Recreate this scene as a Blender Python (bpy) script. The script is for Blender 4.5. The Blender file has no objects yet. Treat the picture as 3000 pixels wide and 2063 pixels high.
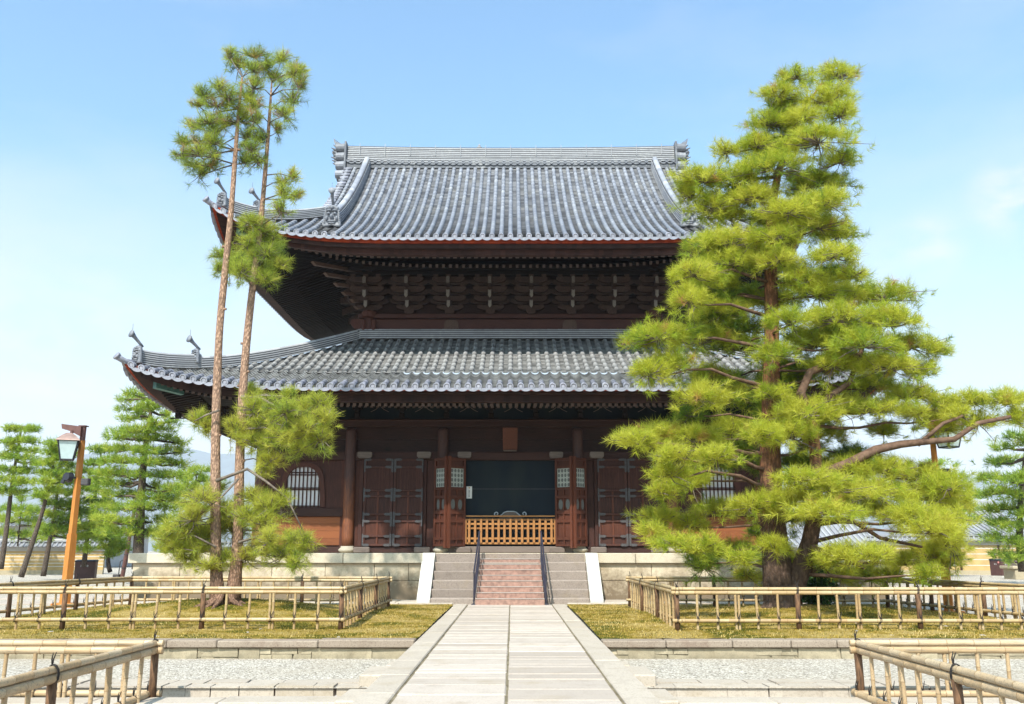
import bpy, math, random
import numpy as np
from mathutils import Vector, Matrix
R = math.radians
rng = np.random.default_rng(7)
random.seed(7)
sc = bpy.context.scene

# ---------------------------------------------------------------- camera
FPX = 2700.0; SW = 3000.0
PITCH = 12.13
CAMP = (0.06, 0.0, 1.6)
cam_d = bpy.data.cameras.new("camera")
cam_d.sensor_width = 36.0; cam_d.sensor_fit = 'HORIZONTAL'
cam_d.lens = 36.0 * FPX / SW
cam_d.clip_start = 0.1; cam_d.clip_end = 12000
cam = bpy.data.objects.new("camera", cam_d); sc.collection.objects.link(cam)
cam.location = CAMP; cam.rotation_euler = (R(90 + PITCH), 0, 0)
sc.camera = cam
# ---------------------------------------------------------------- light
SUN_EL, SUN_AZ = 48.0, 17.0        # the sun stands behind the viewer's left shoulder
w = bpy.data.worlds.new("World"); sc.world = w; w.use_nodes = True
nt = w.node_tree; nt.nodes.clear()
sky = nt.nodes.new('ShaderNodeTexSky'); sky.sky_type = 'NISHITA'; sky.sun_disc = False
sky.sun_elevation = R(SUN_EL); sky.sun_rotation = R(180 + SUN_AZ)
sky.air_density = 1.0; sky.dust_density = 2.2; sky.ozone_density = 1.6
bg = nt.nodes.new('ShaderNodeBackground'); bg.inputs[1].default_value = 0.15
wo = nt.nodes.new('ShaderNodeOutputWorld')
# thin wisps of cloud, stronger towards the horizon
tc = nt.nodes.new('ShaderNodeTexCoord')
mp = nt.nodes.new('ShaderNodeMapping'); mp.inputs['Scale'].default_value = (1.6, 1.6, 4.5)
ns = nt.nodes.new('ShaderNodeTexNoise'); ns.inputs['Scale'].default_value = 1.7; ns.inputs['Detail'].default_value = 7; ns.inputs['Roughness'].default_value = .55
rp = nt.nodes.new('ShaderNodeMapRange'); rp.inputs[1].default_value = .46; rp.inputs[2].default_value = .78; rp.inputs[3].default_value = 0; rp.inputs[4].default_value = .30
sx = nt.nodes.new('ShaderNodeSeparateXYZ')
hz = nt.nodes.new('ShaderNodeMapRange'); hz.inputs[1].default_value = 0.05; hz.inputs[2].default_value = .40; hz.inputs[3].default_value = .90; hz.inputs[4].default_value = .0
ad = nt.nodes.new('ShaderNodeMath'); ad.operation = 'ADD'; ad.use_clamp = True
mx = nt.nodes.new('ShaderNodeMix'); mx.data_type = 'RGBA'
mx.inputs[7].default_value = (3.8, 3.85, 3.98, 1)
L = nt.links.new
L(tc.outputs['Generated'], mp.inputs[0]); L(mp.outputs[0], ns.inputs['Vector']); L(ns.outputs[0], rp.inputs[0])
L(tc.outputs['Generated'], sx.inputs[0]); L(sx.outputs[2], hz.inputs[0])
L(hz.outputs[0], ad.inputs[1])
tn = nt.nodes.new('ShaderNodeMix'); tn.data_type = 'RGBA'; tn.blend_type = 'MULTIPLY'; tn.inputs[0].default_value = 1; tn.inputs[7].default_value = (.84, 1.19, 1.25, 1)
def blob(x, y, r, k):
    d = Vector(((x-1160.5)/2089., (1247-y)/2089.))
    v = Vector((d.x, math.cos(R(PITCH)), 0)); 
    u_, v_ = (x-1160.5)/2088.9, -(y-798.0)/2088.9
    q = Vector((u_, math.cos(R(PITCH)) - v_*math.sin(R(PITCH)), math.sin(R(PITCH)) + v_*math.cos(R(PITCH)))).normalized()
    dn = nt.nodes.new('ShaderNodeVectorMath'); dn.operation = 'DISTANCE'; dn.inputs[1].default_value = q
    L(tc.outputs['Generated'], dn.inputs[0])
    mr = nt.nodes.new('ShaderNodeMapRange'); mr.interpolation_type = 'SMOOTHSTEP'
    for i_, q_ in ((1, 0.), (2, r), (3, k), (4, 0.)): mr.inputs[i_].default_value = q_
    L(dn.outputs['Value'], mr.inputs[0])
    n2 = nt.nodes.new('ShaderNodeTexNoise'); n2.inputs['Scale'].default_value = 14; n2.inputs['Detail'].default_value = 6
    m2 = nt.nodes.new('ShaderNodeMapping'); m2.inputs['Scale'].default_value = (1, 1, 2.2); L(tc.outputs['Generated'], m2.inputs[0]); L(m2.outputs[0], n2.inputs['Vector'])
    m3 = nt.nodes.new('ShaderNodeMapRange'); m3.inputs[1].default_value = .35; m3.inputs[2].default_value = .65; L(n2.outputs[0], m3.inputs[0])
    mu = nt.nodes.new('ShaderNodeMath'); mu.operation = 'MULTIPLY'; L(mr.outputs[0], mu.inputs[0]); L(m3.outputs[0], mu.inputs[1])
    return mu.outputs[0]
for bl in ((2305, 450, .055, 1.1), (2110, 548, .045, .55), (2020, 590, .07, .25), (130, 800, .16, .35), (600, 720, .14, .2)):
    a2 = nt.nodes.new('ShaderNodeMath'); a2.operation = 'ADD'; a2.use_clamp = True
    L(rp.outputs[0] if bl[0] == 2305 else last, a2.inputs[0]); L(blob(*bl), a2.inputs[1]); last = a2.outputs[0]
L(sky.outputs[0], tn.inputs[6]); L(tn.outputs[2], mx.inputs[6]); L(last, ad.inputs[0]); L(ad.outputs[0], mx.inputs[0])
L(mx.outputs[2], bg.inputs[0]); L(bg.outputs[0], wo.inputs[0])
sd = bpy.data.lights.new("sun", 'SUN'); sd.energy = 3.8; sd.angle = R(.53); sd.color = (1, .955, .88)
so = bpy.data.objects.new("sun", sd); sc.collection.objects.link(so)
so.rotation_euler = (R(90 - SUN_EL), 0, R(-SUN_AZ)); so.location = (-20, -60, 80)
sc.view_settings.view_transform = 'Standard'; sc.view_settings.look = 'None'
sc.view_settings.exposure = 0.82; sc.view_settings.gamma = 1; sc.view_settings.use_curve_mapping = False
try:
    sc.cycles.use_denoising = True
    sc.cycles.max_bounces = 6; sc.cycles.transparent_max_bounces = 8
except Exception: pass

# ---------------------------------------------------------------- photo position -> point at depth Y
S = 2321 / 3000.
F_ = FPX * S; PX, PY = 1160.5, 1031.5 * S
cP, sP = math.cos(R(PITCH)), math.sin(R(PITCH))
def at(x, y, Y):
    u = (x - PX) / F_; v = -(y - PY) / F_
    t = Y / (cP - v * sP)
    return Vector((CAMP[0] + u * t, Y, CAMP[2] + (sP + v * cP) * t))
def gnd(x, y, z=0.):
    u = (x - PX) / F_; v = -(y - PY) / F_
    t = (z - CAMP[2]) / (sP + v * cP)
    return Vector((CAMP[0] + u * t, (cP - v * sP) * t, z))
def zat(y, Y): return at(1160, y, Y).z

# ---------------------------------------------------------------- mesh helpers
class MB:
    def __init__(s): s.v = []; s.f = []; s.t = []; s.n = 0
    def add(s, V, Fc, tint=0.5):
        V = np.asarray(V, float).reshape(-1, 3)
        s.v.append(V)
        n = s.n
        for f in Fc: s.f.append(tuple(i + n for i in f))
        if np.ndim(tint) == 0: s.t += [float(tint)] * len(Fc)
        else: s.t += list(tint)
        s.n += len(V)
    def box(s, x0, y0, z0, x1, y1, z1, tint=.5, bev=0.0):
        if bev > 0:
            b = bev
            P = []
            for (x, sx_) in ((x0, 1), (x1, -1)):
                for (y, sy_) in ((y0, 1), (y1, -1)):
                    for (z, sz_) in ((z0, 1), (z1, -1)):
                        P += [(x, y + b * sy_, z + b * sz_), (x + b * sx_, y, z + b * sz_), (x + b * sx_, y + b * sy_, z)]
            def I(i, j, k, a): return ((i * 2 + j) * 2 + k) * 3 + a
            Fq = []
            for i in (0, 1):
                Fq.append((I(i,0,0,0), I(i,1,0,0), I(i,1,1,0), I(i,0,1,0)))
                Fq.append((I(0,i,0,1), I(1,i,0,1), I(1,i,1,1), I(0,i,1,1)))
                Fq.append((I(0,0,i,2), I(1,0,i,2), I(1,1,i,2), I(0,1,i,2)))
            for i in (0, 1):
                for j in (0, 1):
                    Fq.append((I(i,j,0,0), I(i,j,1,0), I(i,j,1,1), I(i,j,0,1)))
                    Fq.append((I(i,0,j,0), I(i,1,j,0), I(i,1,j,2), I(i,0,j,2)))
                    Fq.append((I(0,i,j,1), I(1,i,j,1), I(1,i,j,2), I(0,i,j,2)))
            for i in (0, 1):
                for j in (0, 1):
                    for k in (0, 1): Fq.append((I(i,j,k,0), I(i,j,k,1), I(i,j,k,2)))
            s.add(P, Fq, tint)
            return s
        V = [(x0,y0,z0),(x1,y0,z0),(x1,y1,z0),(x0,y1,z0),(x0,y0,z1),(x1,y0,z1),(x1,y1,z1),(x0,y1,z1)]
        s.add(V, [(0,3,2,1),(4,5,6,7),(0,1,5,4),(1,2,6,5),(2,3,7,6),(3,0,4,7)], tint)
        return s
    def hexa(s, V, tint=.5):
        s.add(V, [(0,3,2,1),(4,5,6,7),(0,1,5,4),(1,2,6,5),(2,3,7,6),(3,0,4,7)], tint); return s
    def tube(s, pts, rad, n=6, cap=True, tint=.5):
        pts = [Vector(p) for p in pts]; m = len(pts)
        if np.ndim(rad) == 0: rad = [rad] * m
        T = []
        for i in range(m):
            a = pts[max(0, i-1)]; b = pts[min(m-1, i+1)]
            d = b - a
            T.append(d.normalized() if d.length > 1e-9 else Vector((0,0,1)))
        ref = Vector((0,0,1)) if abs(T[0].z) < .9 else Vector((1,0,0))
        u = T[0].cross(ref).normalized()
        V = []
        for i in range(m):
            u = (u - T[i] * u.dot(T[i]))
            u = u.normalized() if u.length > 1e-6 else T[i].orthogonal().normalized()
            v = T[i].cross(u)
            for k in range(n):
                a = 2 * math.pi * k / n
                V.append(pts[i] + (u * math.cos(a) + v * math.sin(a)) * rad[i])
        Fc = []
        for i in range(m-1):
            for k in range(n):
                k2 = (k+1) % n
                Fc.append((i*n+k, i*n+k2, (i+1)*n+k2, (i+1)*n+k))
        if cap:
            Fc.append(tuple(range(n-1, -1, -1))); Fc.append(tuple((m-1)*n + k for k in range(n)))
        s.add([tuple(p) for p in V], Fc, tint)
        return s
    def lathe(s, prof, cx=0, cy=0, n=20, tint=.5, cap=True):
        V = []; Fc = []
        for (r, z) in prof:
            for k in range(n):
                a = 2*math.pi*k/n; V.append((cx + r*math.cos(a), cy + r*math.sin(a), z))
        m = len(prof)
        for i in range(m-1):
            for k in range(n):
                k2 = (k+1) % n; Fc.append((i*n+k, i*n+k2, (i+1)*n+k2, (i+1)*n+k))
        if cap:
            Fc.append(tuple(range(n-1,-1,-1))); Fc.append(tuple((m-1)*n+k for k in range(n)))
        s.add(V, Fc, tint); return s
    def prism(s, poly, axis, a0, a1, tint=.5):
        """poly: outline in the plane across axis ('x': (y,z), 'y': (x,z), 'z': (x,y)), thick from a0 to a1"""
        n = len(poly)
        def P(p, a):
            return (a, p[0], p[1]) if axis == 'x' else (p[0], a, p[1]) if axis == 'y' else (p[0], p[1], a)
        V = [P(p, a0) for p in poly] + [P(p, a1) for p in poly]
        Fc = [tuple(range(n-1,-1,-1)), tuple(range(n, 2*n))]
        for i in range(n): Fc.append((i, (i+1) % n, n + (i+1) % n, n + i))
        s.add(V, Fc, tint); return s
    def mesh(s, name, smooth=False):
        me = bpy.data.meshes.new(name)
        V = np.concatenate(s.v) if s.v else np.zeros((0,3))
        me.from_pydata([tuple(p) for p in V], [], s.f)
        at_ = me.attributes.new('tint', 'FLOAT', 'FACE')
        at_.data.foreach_set('value', np.array(s.t, dtype=np.float32))
        if smooth: me.polygons.foreach_set('use_smooth', [True] * len(me.polygons))
        me.update()
        return me

def tri_mesh(name, V, ntri, tint):
    """V: (ntri*3,3) loose triangles"""
    me = bpy.data.meshes.new(name)
    me.vertices.add(ntri*3); me.loops.add(ntri*3); me.polygons.add(ntri)
    me.vertices.foreach_set('co', V.astype(np.float32).ravel())
    me.loops.foreach_set('vertex_index', np.arange(ntri*3, dtype=np.int32))
    me.polygons.foreach_set('loop_start', np.arange(0, ntri*3, 3, dtype=np.int32))
    me.polygons.foreach_set('loop_total', np.full(ntri, 3, dtype=np.int32))
    a = me.attributes.new('tint', 'FLOAT', 'FACE'); a.data.foreach_set('value', tint.astype(np.float32))
    me.update(); me.validate()
    return me

def link(o, parent=None):
    sc.collection.objects.link(o)
    if parent is not None:
        o.parent = parent
        if parent.type == 'EMPTY':
            o.matrix_parent_inverse = parent.matrix_basis.inverted()
        else:
            m = parent.matrix_basis.copy()
            o.matrix_parent_inverse = m.inverted()
    return o
def obj(name, mb, mat, parent=None, smooth=False, loc=None):
    me = mb if isinstance(mb, bpy.types.Mesh) else mb.mesh(name, smooth)
    if not me.materials: me.materials.append(mat)
    o = bpy.data.objects.new(name, me)
    if loc is not None: o.location = loc
    return link(o, parent)
def tag(o, label, cat, group=None):
    o['label'] = label; o['category'] = cat
    if group: o['group'] = group
    return o
def thing(name, label, cat, loc, group=None):
    o = bpy.data.objects.new(name, None); o.empty_display_size = .3
    o.location = loc; sc.collection.objects.link(o)
    return tag(o, label, cat, group)
def struct(name, mb, mat, smooth=False):
    o = obj(name, mb, mat, None, smooth); o['kind'] = 'structure'; return o

# ---------------------------------------------------------------- materials
def M(name): 
    m = bpy.data.materials.new(name); m.use_nodes = True
    nt = m.node_tree; b = nt.nodes['Principled BSDF']
    return m, nt, b
def N(nt, t, **k):
    n = nt.nodes.new(t)
    for a, v in k.items():
        if a in n.inputs: n.inputs[a].default_value = v
        else: setattr(n, a, v)
    return n
def coords(nt, scale=(1,1,1), kind='Object'):
    tc = nt.nodes.new('ShaderNodeTexCoord'); mp = nt.nodes.new('ShaderNodeMapping')
    mp.inputs['Scale'].default_value = scale
    nt.links.new(tc.outputs[kind], mp.inputs[0]); return mp.outputs[0]
def noise(nt, vec, scale, detail=4, rough=.55):
    n = nt.nodes.new('ShaderNodeTexNoise'); n.inputs['Scale'].default_value = scale
    n.inputs['Detail'].default_value = detail; n.inputs['Roughness'].default_value = rough
    nt.links.new(vec, n.inputs['Vector']); return n.outputs[0]
def ramp(nt, fac, stops):
    r = nt.nodes.new('ShaderNodeValToRGB'); e = r.color_ramp.elements
    while len(e) < len(stops): e.new(.5)
    for q, (p, c) in zip(e, stops): q.position = p; q.color = (*c, 1)
    nt.links.new(fac, r.inputs[0]); return r.outputs[0]
def mixc(nt, f, a, b, mode='MIX'):
    m = nt.nodes.new('ShaderNodeMix'); m.data_type = 'RGBA'; m.blend_type = mode
    for i, q in ((0, f), (6, a), (7, b)):
        if isinstance(q, (int, float)): m.inputs[i].default_value = q
        elif isinstance(q, tuple): m.inputs[i].default_value = (*q, 1)
        else: nt.links.new(q, m.inputs[i])
    return m.outputs[2]
def mrange(nt, v, a, b, c=0., d=1.):
    m = nt.nodes.new('ShaderNodeMapRange')
    for i, q in enumerate((a, b, c, d)): m.inputs[i+1].default_value = q
    nt.links.new(v, m.inputs[0]); return m.outputs[0]
def math_(nt, op, a, b=None):
    m = nt.nodes.new('ShaderNodeMath'); m.operation = op
    for i, q in enumerate((a, b)):
        if q is None: continue
        if isinstance(q, (int, float)): m.inputs[i].default_value = q
        else: nt.links.new(q, m.inputs[i])
    return m.outputs[0]
def tintv(nt):
    a = nt.nodes.new('ShaderNodeAttribute'); a.attribute_name = 'tint'; return a.outputs['Fac']
def bump(nt, b, h, strength=.4, dist=.02):
    n = nt.nodes.new('ShaderNodeBump'); n.inputs['Strength'].default_value = strength; n.inputs['Distance'].default_value = dist
    nt.links.new(h, n.inputs['Height']); nt.links.new(n.outputs[0], b.inputs['Normal'])

def wood(name, dark, light, grain=(1,1,14), rough=.7, scale=4., tint_amt=.5, fleck=.0):
    m, nt, b = M(name)
    v = coords(nt, grain)
    n1 = noise(nt, v, scale, 5, .6); n2 = noise(nt, coords(nt, (.6,.6,.6)), 1.6, 3)
    f = math_(nt, 'ADD', math_(nt, 'MULTIPLY', n1, .75), math_(nt, 'MULTIPLY', n2, .35))
    f = math_(nt, 'ADD', f, math_(nt, 'MULTIPLY', math_(nt, 'SUBTRACT', tintv(nt), .5), tint_amt))
    c = ramp(nt, f, [(.3, dark), (.75, light)])
    nt.links.new(c, b.inputs['Base Color']); b.inputs['Roughness'].default_value = rough
    b.inputs['Specular IOR Level'].default_value = .25
    bump(nt, b, n1, .35, .01)
    return m
V_GR = (14, 14, .9)      # grain running up
H_GR = (.9, 14, 14)      # grain running along x
m_wood_v = wood('old timber upright', (.017,.0075,.006), (.085,.031,.021), V_GR)
m_wood_h = wood('old timber level', (.010,.0052,.0048), (.052,.022,.0165), H_GR)
m_soffit = wood('near black soffit', (.004,.0028,.0028), (.012,.007,.006), V_GR)  # near-black timber tone for the boards under the eaves
m_wood_grey = wood('old timber greyed', (.05,.038,.032), (.16,.125,.105), H_GR)
m_purl = wood('eave board', (.018,.008,.007), (.075,.031,.024), H_GR)
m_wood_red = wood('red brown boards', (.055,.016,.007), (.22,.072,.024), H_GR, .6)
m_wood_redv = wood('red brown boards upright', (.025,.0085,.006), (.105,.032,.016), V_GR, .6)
m_wood_board = wood('plaque board', (.028,.010,.007), (.10,.032,.018), V_GR, .55)
m_redtrim = wood('red oxide board', (.12,.012,.005), (.42,.06,.016), (2,2,9), .7, 3.)
m_gate = wood('honey timber', (.15,.055,.016), (.37,.175,.058), V_GR, .6)
m_lamp_wood = wood('orange post timber', (.30,.095,.018), (.52,.215,.045), V_GR, .55)
m_burnt = wood('scorched log', (.03,.018,.012), (.24,.125,.06), (10,10,1.5), .8, 5)
m_eave_end = wood('greyed end grain', (.08,.066,.055), (.19,.165,.14), (6,6,6), .8)
m_teal = wood('copper green cladding', (.03,.085,.08), (.10,.22,.20), (3,3,3), .5)

# columns: dark timber turning orange red towards the foot, with a noisy edge
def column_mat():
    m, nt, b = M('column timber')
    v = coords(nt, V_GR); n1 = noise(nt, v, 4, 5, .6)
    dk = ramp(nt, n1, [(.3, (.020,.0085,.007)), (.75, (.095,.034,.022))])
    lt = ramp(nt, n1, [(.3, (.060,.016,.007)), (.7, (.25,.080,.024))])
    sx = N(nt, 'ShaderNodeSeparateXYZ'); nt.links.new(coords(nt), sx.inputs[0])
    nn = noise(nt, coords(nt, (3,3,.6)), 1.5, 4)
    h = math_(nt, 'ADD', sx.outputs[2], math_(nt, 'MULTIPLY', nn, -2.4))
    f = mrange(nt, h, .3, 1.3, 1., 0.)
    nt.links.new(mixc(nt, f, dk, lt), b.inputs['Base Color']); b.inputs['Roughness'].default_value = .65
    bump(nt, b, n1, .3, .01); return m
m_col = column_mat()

def tile_mat(name, stops, lichen=(.55,.55,.52), amt=.35, rough=.6):
    m, nt, b = M(name)
    n1 = noise(nt, coords(nt), 9, 5, .65); n2 = noise(nt, coords(nt), 1.1, 3)
    f = math_(nt, 'ADD', math_(nt, 'MULTIPLY', tintv(nt), .72), math_(nt, 'MULTIPLY', n1, .28))
    c = ramp(nt, f, stops)
    g = mrange(nt, math_(nt, 'MULTIPLY', n1, n2), .27, .40, 0., amt)
    nt.links.new(mixc(nt, g, c, lichen), b.inputs['Base Color'])
    b.inputs['Roughness'].default_value = rough; b.inputs['Specular IOR Level'].default_value = .4
    bump(nt, b, n1, .25, .008); return m
m_tile_up = tile_mat('weathered blue grey tile', [(.15, (.165,.172,.195)), (.4, (.21,.22,.25)), (.65, (.265,.275,.305)), (.9, (.40,.40,.395))], (.37,.365,.34), .5)
m_tile_base = tile_mat('grey pan tile', [(.2, (.07,.07,.075)), (.8, (.19,.188,.193))], (.22,.20,.165), .5)
m_tile_low = tile_mat('pale grey tile', [(.15, (.225,.22,.212)), (.8, (.38,.372,.36))], (.38,.37,.34), .2)
m_tile_lowbase = tile_mat('pale pan tile', [(.2, (.13,.127,.122)), (.8, (.29,.28,.268))], (.30,.29,.26), .4)
m_tile_eave = tile_mat('eave tile', [(.2, (.16,.165,.19)), (.8, (.30,.30,.35))], (.40,.40,.39), .35)
m_orn = tile_mat('ornament tile', [(.2, (.085,.09,.10)), (.8, (.24,.25,.28))], (.40,.39,.37), .5)
m_ridge = tile_mat('ridge tile', [(.2, (.20,.205,.21)), (.8, (.36,.36,.37))], (.45,.45,.43), .6)
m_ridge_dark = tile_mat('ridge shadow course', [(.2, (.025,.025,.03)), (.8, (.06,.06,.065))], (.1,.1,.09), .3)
m_far_tile = tile_mat('far roof tile', [(.2, (.18,.18,.19)), (.8, (.34,.34,.35))], (.4,.4,.4), .2)

def stone_mat(name, base, dark, speck=.5, grime=0., zlo=0, zhi=1.5, tv=.35, warm=(.36,.27,.15), gr=(.145,.105,.066)):
    m, nt, b = M(name)
    co = coords(nt)
    n1 = noise(nt, co, 42, 4, .7); n2 = noise(nt, co, 1.3, 4); n3 = noise(nt, co, 7, 5, .65)
    c = mixc(nt, math_(nt, 'MULTIPLY', mrange(nt, n1, .50, .68), speck), base, dark)
    c = mixc(nt, mrange(nt, tintv(nt), 0, 1, tv, 0.), c, dark)
    c = mixc(nt, mrange(nt, noise(nt, co, 2.6, 6, .7), .50, .72, 0., .38), c, dark)
    c = mixc(nt, math_(nt, 'MULTIPLY', mrange(nt, n2, .55, .75), .30), c, warm)
    if grime:
        sx = N(nt, 'ShaderNodeSeparateXYZ'); nt.links.new(co, sx.inputs[0])
        h = mrange(nt, sx.outputs[2], zlo, zhi, 1., 0.)
        g = mrange(nt, math_(nt, 'ADD', math_(nt, 'MULTIPLY', h, .62), math_(nt, 'ADD', math_(nt, 'MULTIPLY', n3, .4), math_(nt, 'MULTIPLY', n2, .35))), .62, .85, 0., grime)
        c = mixc(nt, g, c, gr)
    nt.links.new(c, b.inputs['Base Color']); b.inputs['Roughness'].default_value = .85
    b.inputs['Specular IOR Level'].default_value = .2
    bump(nt, b, n3, .5, .012); return m
m_stone = stone_mat('cream podium granite', (.57,.48,.345), (.24,.175,.11), .45, .9, -.1, 1.75)
m_cap = stone_mat('cream capstone', (.57,.495,.37), (.19,.15,.105), .55, 0)
m_cheek = stone_mat('white cheek stone', (.54,.515,.46), (.33,.30,.25), .35, 0)
m_step = stone_mat('grey brown step granite', (.30,.245,.205), (.10,.078,.062), .75, 0, tv=.5)
m_path = stone_mat('pale path slab', (.47,.40,.335), (.23,.185,.145), .5, 0, tv=.55)
m_pathedge = stone_mat('path edging granite', (.45,.385,.31), (.21,.17,.13), .55, 0)
m_kerb = stone_mat('kerb granite', (.31,.25,.19), (.11,.072,.05), .7, 0, warm=(.17,.085,.055))
m_rubble = stone_mat('rubble wall', (.44,.37,.25), (.17,.135,.085), .5, .5, -.45, .1, gr=(.10,.09,.06))
m_base = stone_mat('column footing stone', (.40,.36,.28), (.24,.21,.16), .4, 0)
m_rock = stone_mat('field stone', (.40,.36,.32), (.20,.17,.15), .4, 0)

def gravel_mat(name, a, b_, c_, sc_=38):
    m, nt, b = M(name)
    vo = N(nt, 'ShaderNodeTexVoronoi'); vo.inputs['Scale'].default_value = sc_
    co = coords(nt); nt.links.new(co, vo.inputs['Vector'])
    n1 = noise(nt, co, .5, 4); 
    sh = N(nt, 'ShaderNodeSeparateColor'); nt.links.new(vo.outputs['Color'], sh.inputs[0])
    c = ramp(nt, sh.outputs[0], [(.0, a), (.5, b_), (1., c_)])
    c = mixc(nt, math_(nt, 'MULTIPLY', mrange(nt, n1, .45, .7), .35), c, (.33,.27,.19))
    nt.links.new(c, b.inputs['Base Color']); b.inputs['Roughness'].default_value = .9
    b.inputs['Specular IOR Level'].default_value = .15
    bump(nt, b, math_(nt, 'SUBTRACT', 1., vo.outputs['Distance']), .45, .02); return m
m_gravel = gravel_mat('pale gravel', (.17,.145,.115), (.41,.36,.295), (.62,.565,.48), 52)
m_gravel2 = gravel_mat('road gravel', (.13,.112,.088), (.38,.335,.272), (.60,.545,.465), 40)

def moss_mat():
    m, nt, b = M('moss and dry grass')
    co = coords(nt)
    n1 = mrange(nt, noise(nt, co, .8, 6, .62), .25, .75, .05, .95); n2 = noise(nt, co, 26, 4, .7); n3 = noise(nt, co, 4, 4, .6)
    f = math_(nt, 'ADD', math_(nt, 'MULTIPLY', n1, .7), math_(nt, 'MULTIPLY', n3, .3))
    sx = N(nt, 'ShaderNodeSeparateXYZ'); nt.links.new(co, sx.inputs[0])
    f = math_(nt, 'ADD', f, math_(nt, 'MULTIPLY', sx.outputs[2], -.22))
    c = ramp(nt, f, [(.34, (.06,.075,.006)), (.41, (.15,.13,.014)), (.46, (.31,.21,.034)), (.58, (.47,.34,.12))])
    c = mixc(nt, mrange(nt, n2, .35, .7, .55, 0.), c, (.10,.075,.02))
    nt.links.new(c, b.inputs['Base Color']); b.inputs['Roughness'].default_value = .95
    b.inputs['Specular IOR Level'].default_value = .05
    bump(nt, b, n2, .9, .05); return m
m_moss = moss_mat()

def bamboo_mat(name, stops, grey=.3):
    m, nt, b = M(name)
    v = coords(nt, (2,2,2)); n1 = noise(nt, v, 3, 5, .65); n2 = noise(nt, coords(nt, (1.2, 30, 30)), 2.2, 4)
    f = math_(nt, 'ADD', math_(nt, 'MULTIPLY', tintv(nt), .6), math_(nt, 'MULTIPLY', n1, .4))
    c = ramp(nt, f, stops)
    c = mixc(nt, math_(nt, 'MULTIPLY', mrange(nt, n2, .52, .68), grey), c, (.16,.13,.10))
    nt.links.new(c, b.inputs['Base Color']); b.inputs['Roughness'].default_value = .45
    b.inputs['Specular IOR Level'].default_value = .35
    return m
m_bam = bamboo_mat('straw bamboo', [(.0, (.05,.025,.012)), (.22, (.30,.18,.075)), (.55, (.42,.295,.145)), (.9, (.52,.42,.26))], .45)
m_bam2 = bamboo_mat('bleached bamboo', [(.0, (.04,.022,.012)), (.22, (.30,.19,.09)), (.55, (.43,.30,.165)), (.9, (.50,.40,.27))], .75)

def flat(name, col, rough=.6, metal=0., var=.15, nscale=6, spec=.4):
    m, nt, b = M(name)
    n1 = noise(nt, coords(nt), nscale, 4)
    d = tuple(c * (1 - var) for c in col); l = tuple(min(1, c * (1 + var)) for c in col)
    nt.links.new(ramp(nt, n1, [(.3, d), (.7, l)]), b.inputs['Base Color'])
    b.inputs['Roughness'].default_value = rough; b.inputs['Metallic'].default_value = metal
    b.inputs['Specular IOR Level'].default_value = spec
    return m
m_iron = flat('greyed iron fitting', (.062,.057,.058), .65, .1, .6, 60)
m_rope = flat('black palm rope', (.022,.018,.016), .9, 0, .4, 60)
m_black = flat('dark paint', (.022,.022,.028), .5)
m_rail = flat('blue black handrail', (.03,.03,.045), .4)
m_tread = flat('rose brown tread', (.285,.168,.128), .75, 0, .35, 9)
m_nosing = flat('steel nosing', (.5,.45,.4), .4, .5)
m_paper = flat('white paper', (.75,.74,.76), .9, 0, .03)
m_white = flat('white paint', (.62,.62,.60), .6, 0, .03)
m_yel = flat('ochre plaster', (.44,.30,.125), .85, 0, .12, 2)
m_plast = flat('pale plaster', (.44,.43,.41), .85, 0, .08, 2)
m_brownbox = flat('brown enamel', (.085,.038,.032), .45, 0, .15)
m_brownpole = flat('brown pipe', (.12,.055,.045), .45, 0, .2)
m_copper = flat('copper hood', (.33,.22,.18), .45, .3, .25)
m_pane = flat('frosted pane', (.46,.56,.55), .25, 0, .08)
m_net2 = flat('pale lattice net', (.34,.36,.32), .8, 0, .1, 30)
m_shadowroom = flat('interior dark', (.012,.012,.013), .9)
m_scroll = flat('pewter scroll', (.30,.33,.36), .5, .2)
m_hill = flat('far wooded hill', (.06,.085,.075), .95, 0, .35, .02, .02)
m_pink = flat('pink disc', (.65,.25,.22), .6)

def net_mat():
    m, nt, b = M('fine dark netting')
    w1 = N(nt, 'ShaderNodeTexWave', wave_type='BANDS', bands_direction='X'); w1.inputs['Scale'].default_value = 9.; w1.inputs['Distortion'].default_value = .4; w1.inputs['Detail'].default_value = 1
    w2 = N(nt, 'ShaderNodeTexWave', wave_type='BANDS', bands_direction='Z'); w2.inputs['Scale'].default_value = 9.; w2.inputs['Distortion'].default_value = .4
    co = coords(nt)
    nt.links.new(co, w1.inputs['Vector']); nt.links.new(co, w2.inputs['Vector'])
    f = math_(nt, 'MULTIPLY', w1.outputs['Fac'], w2.outputs['Fac'])
    n = noise(nt, coords(nt, (.9,.9,.35)), 1.3, 3)
    c = mixc(nt, mrange(nt, n, .4, .7), (.006,.010,.016), (.016,.021,.020))
    c = mixc(nt, math_(nt, 'MULTIPLY', f, .5), c, (.05,.065,.075))
    nt.links.new(c, b.inputs['Base Color']); b.inputs['Roughness'].default_value = .8; b.inputs['Specular IOR Level'].default_value = .1
    return m
m_net = net_mat()

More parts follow.
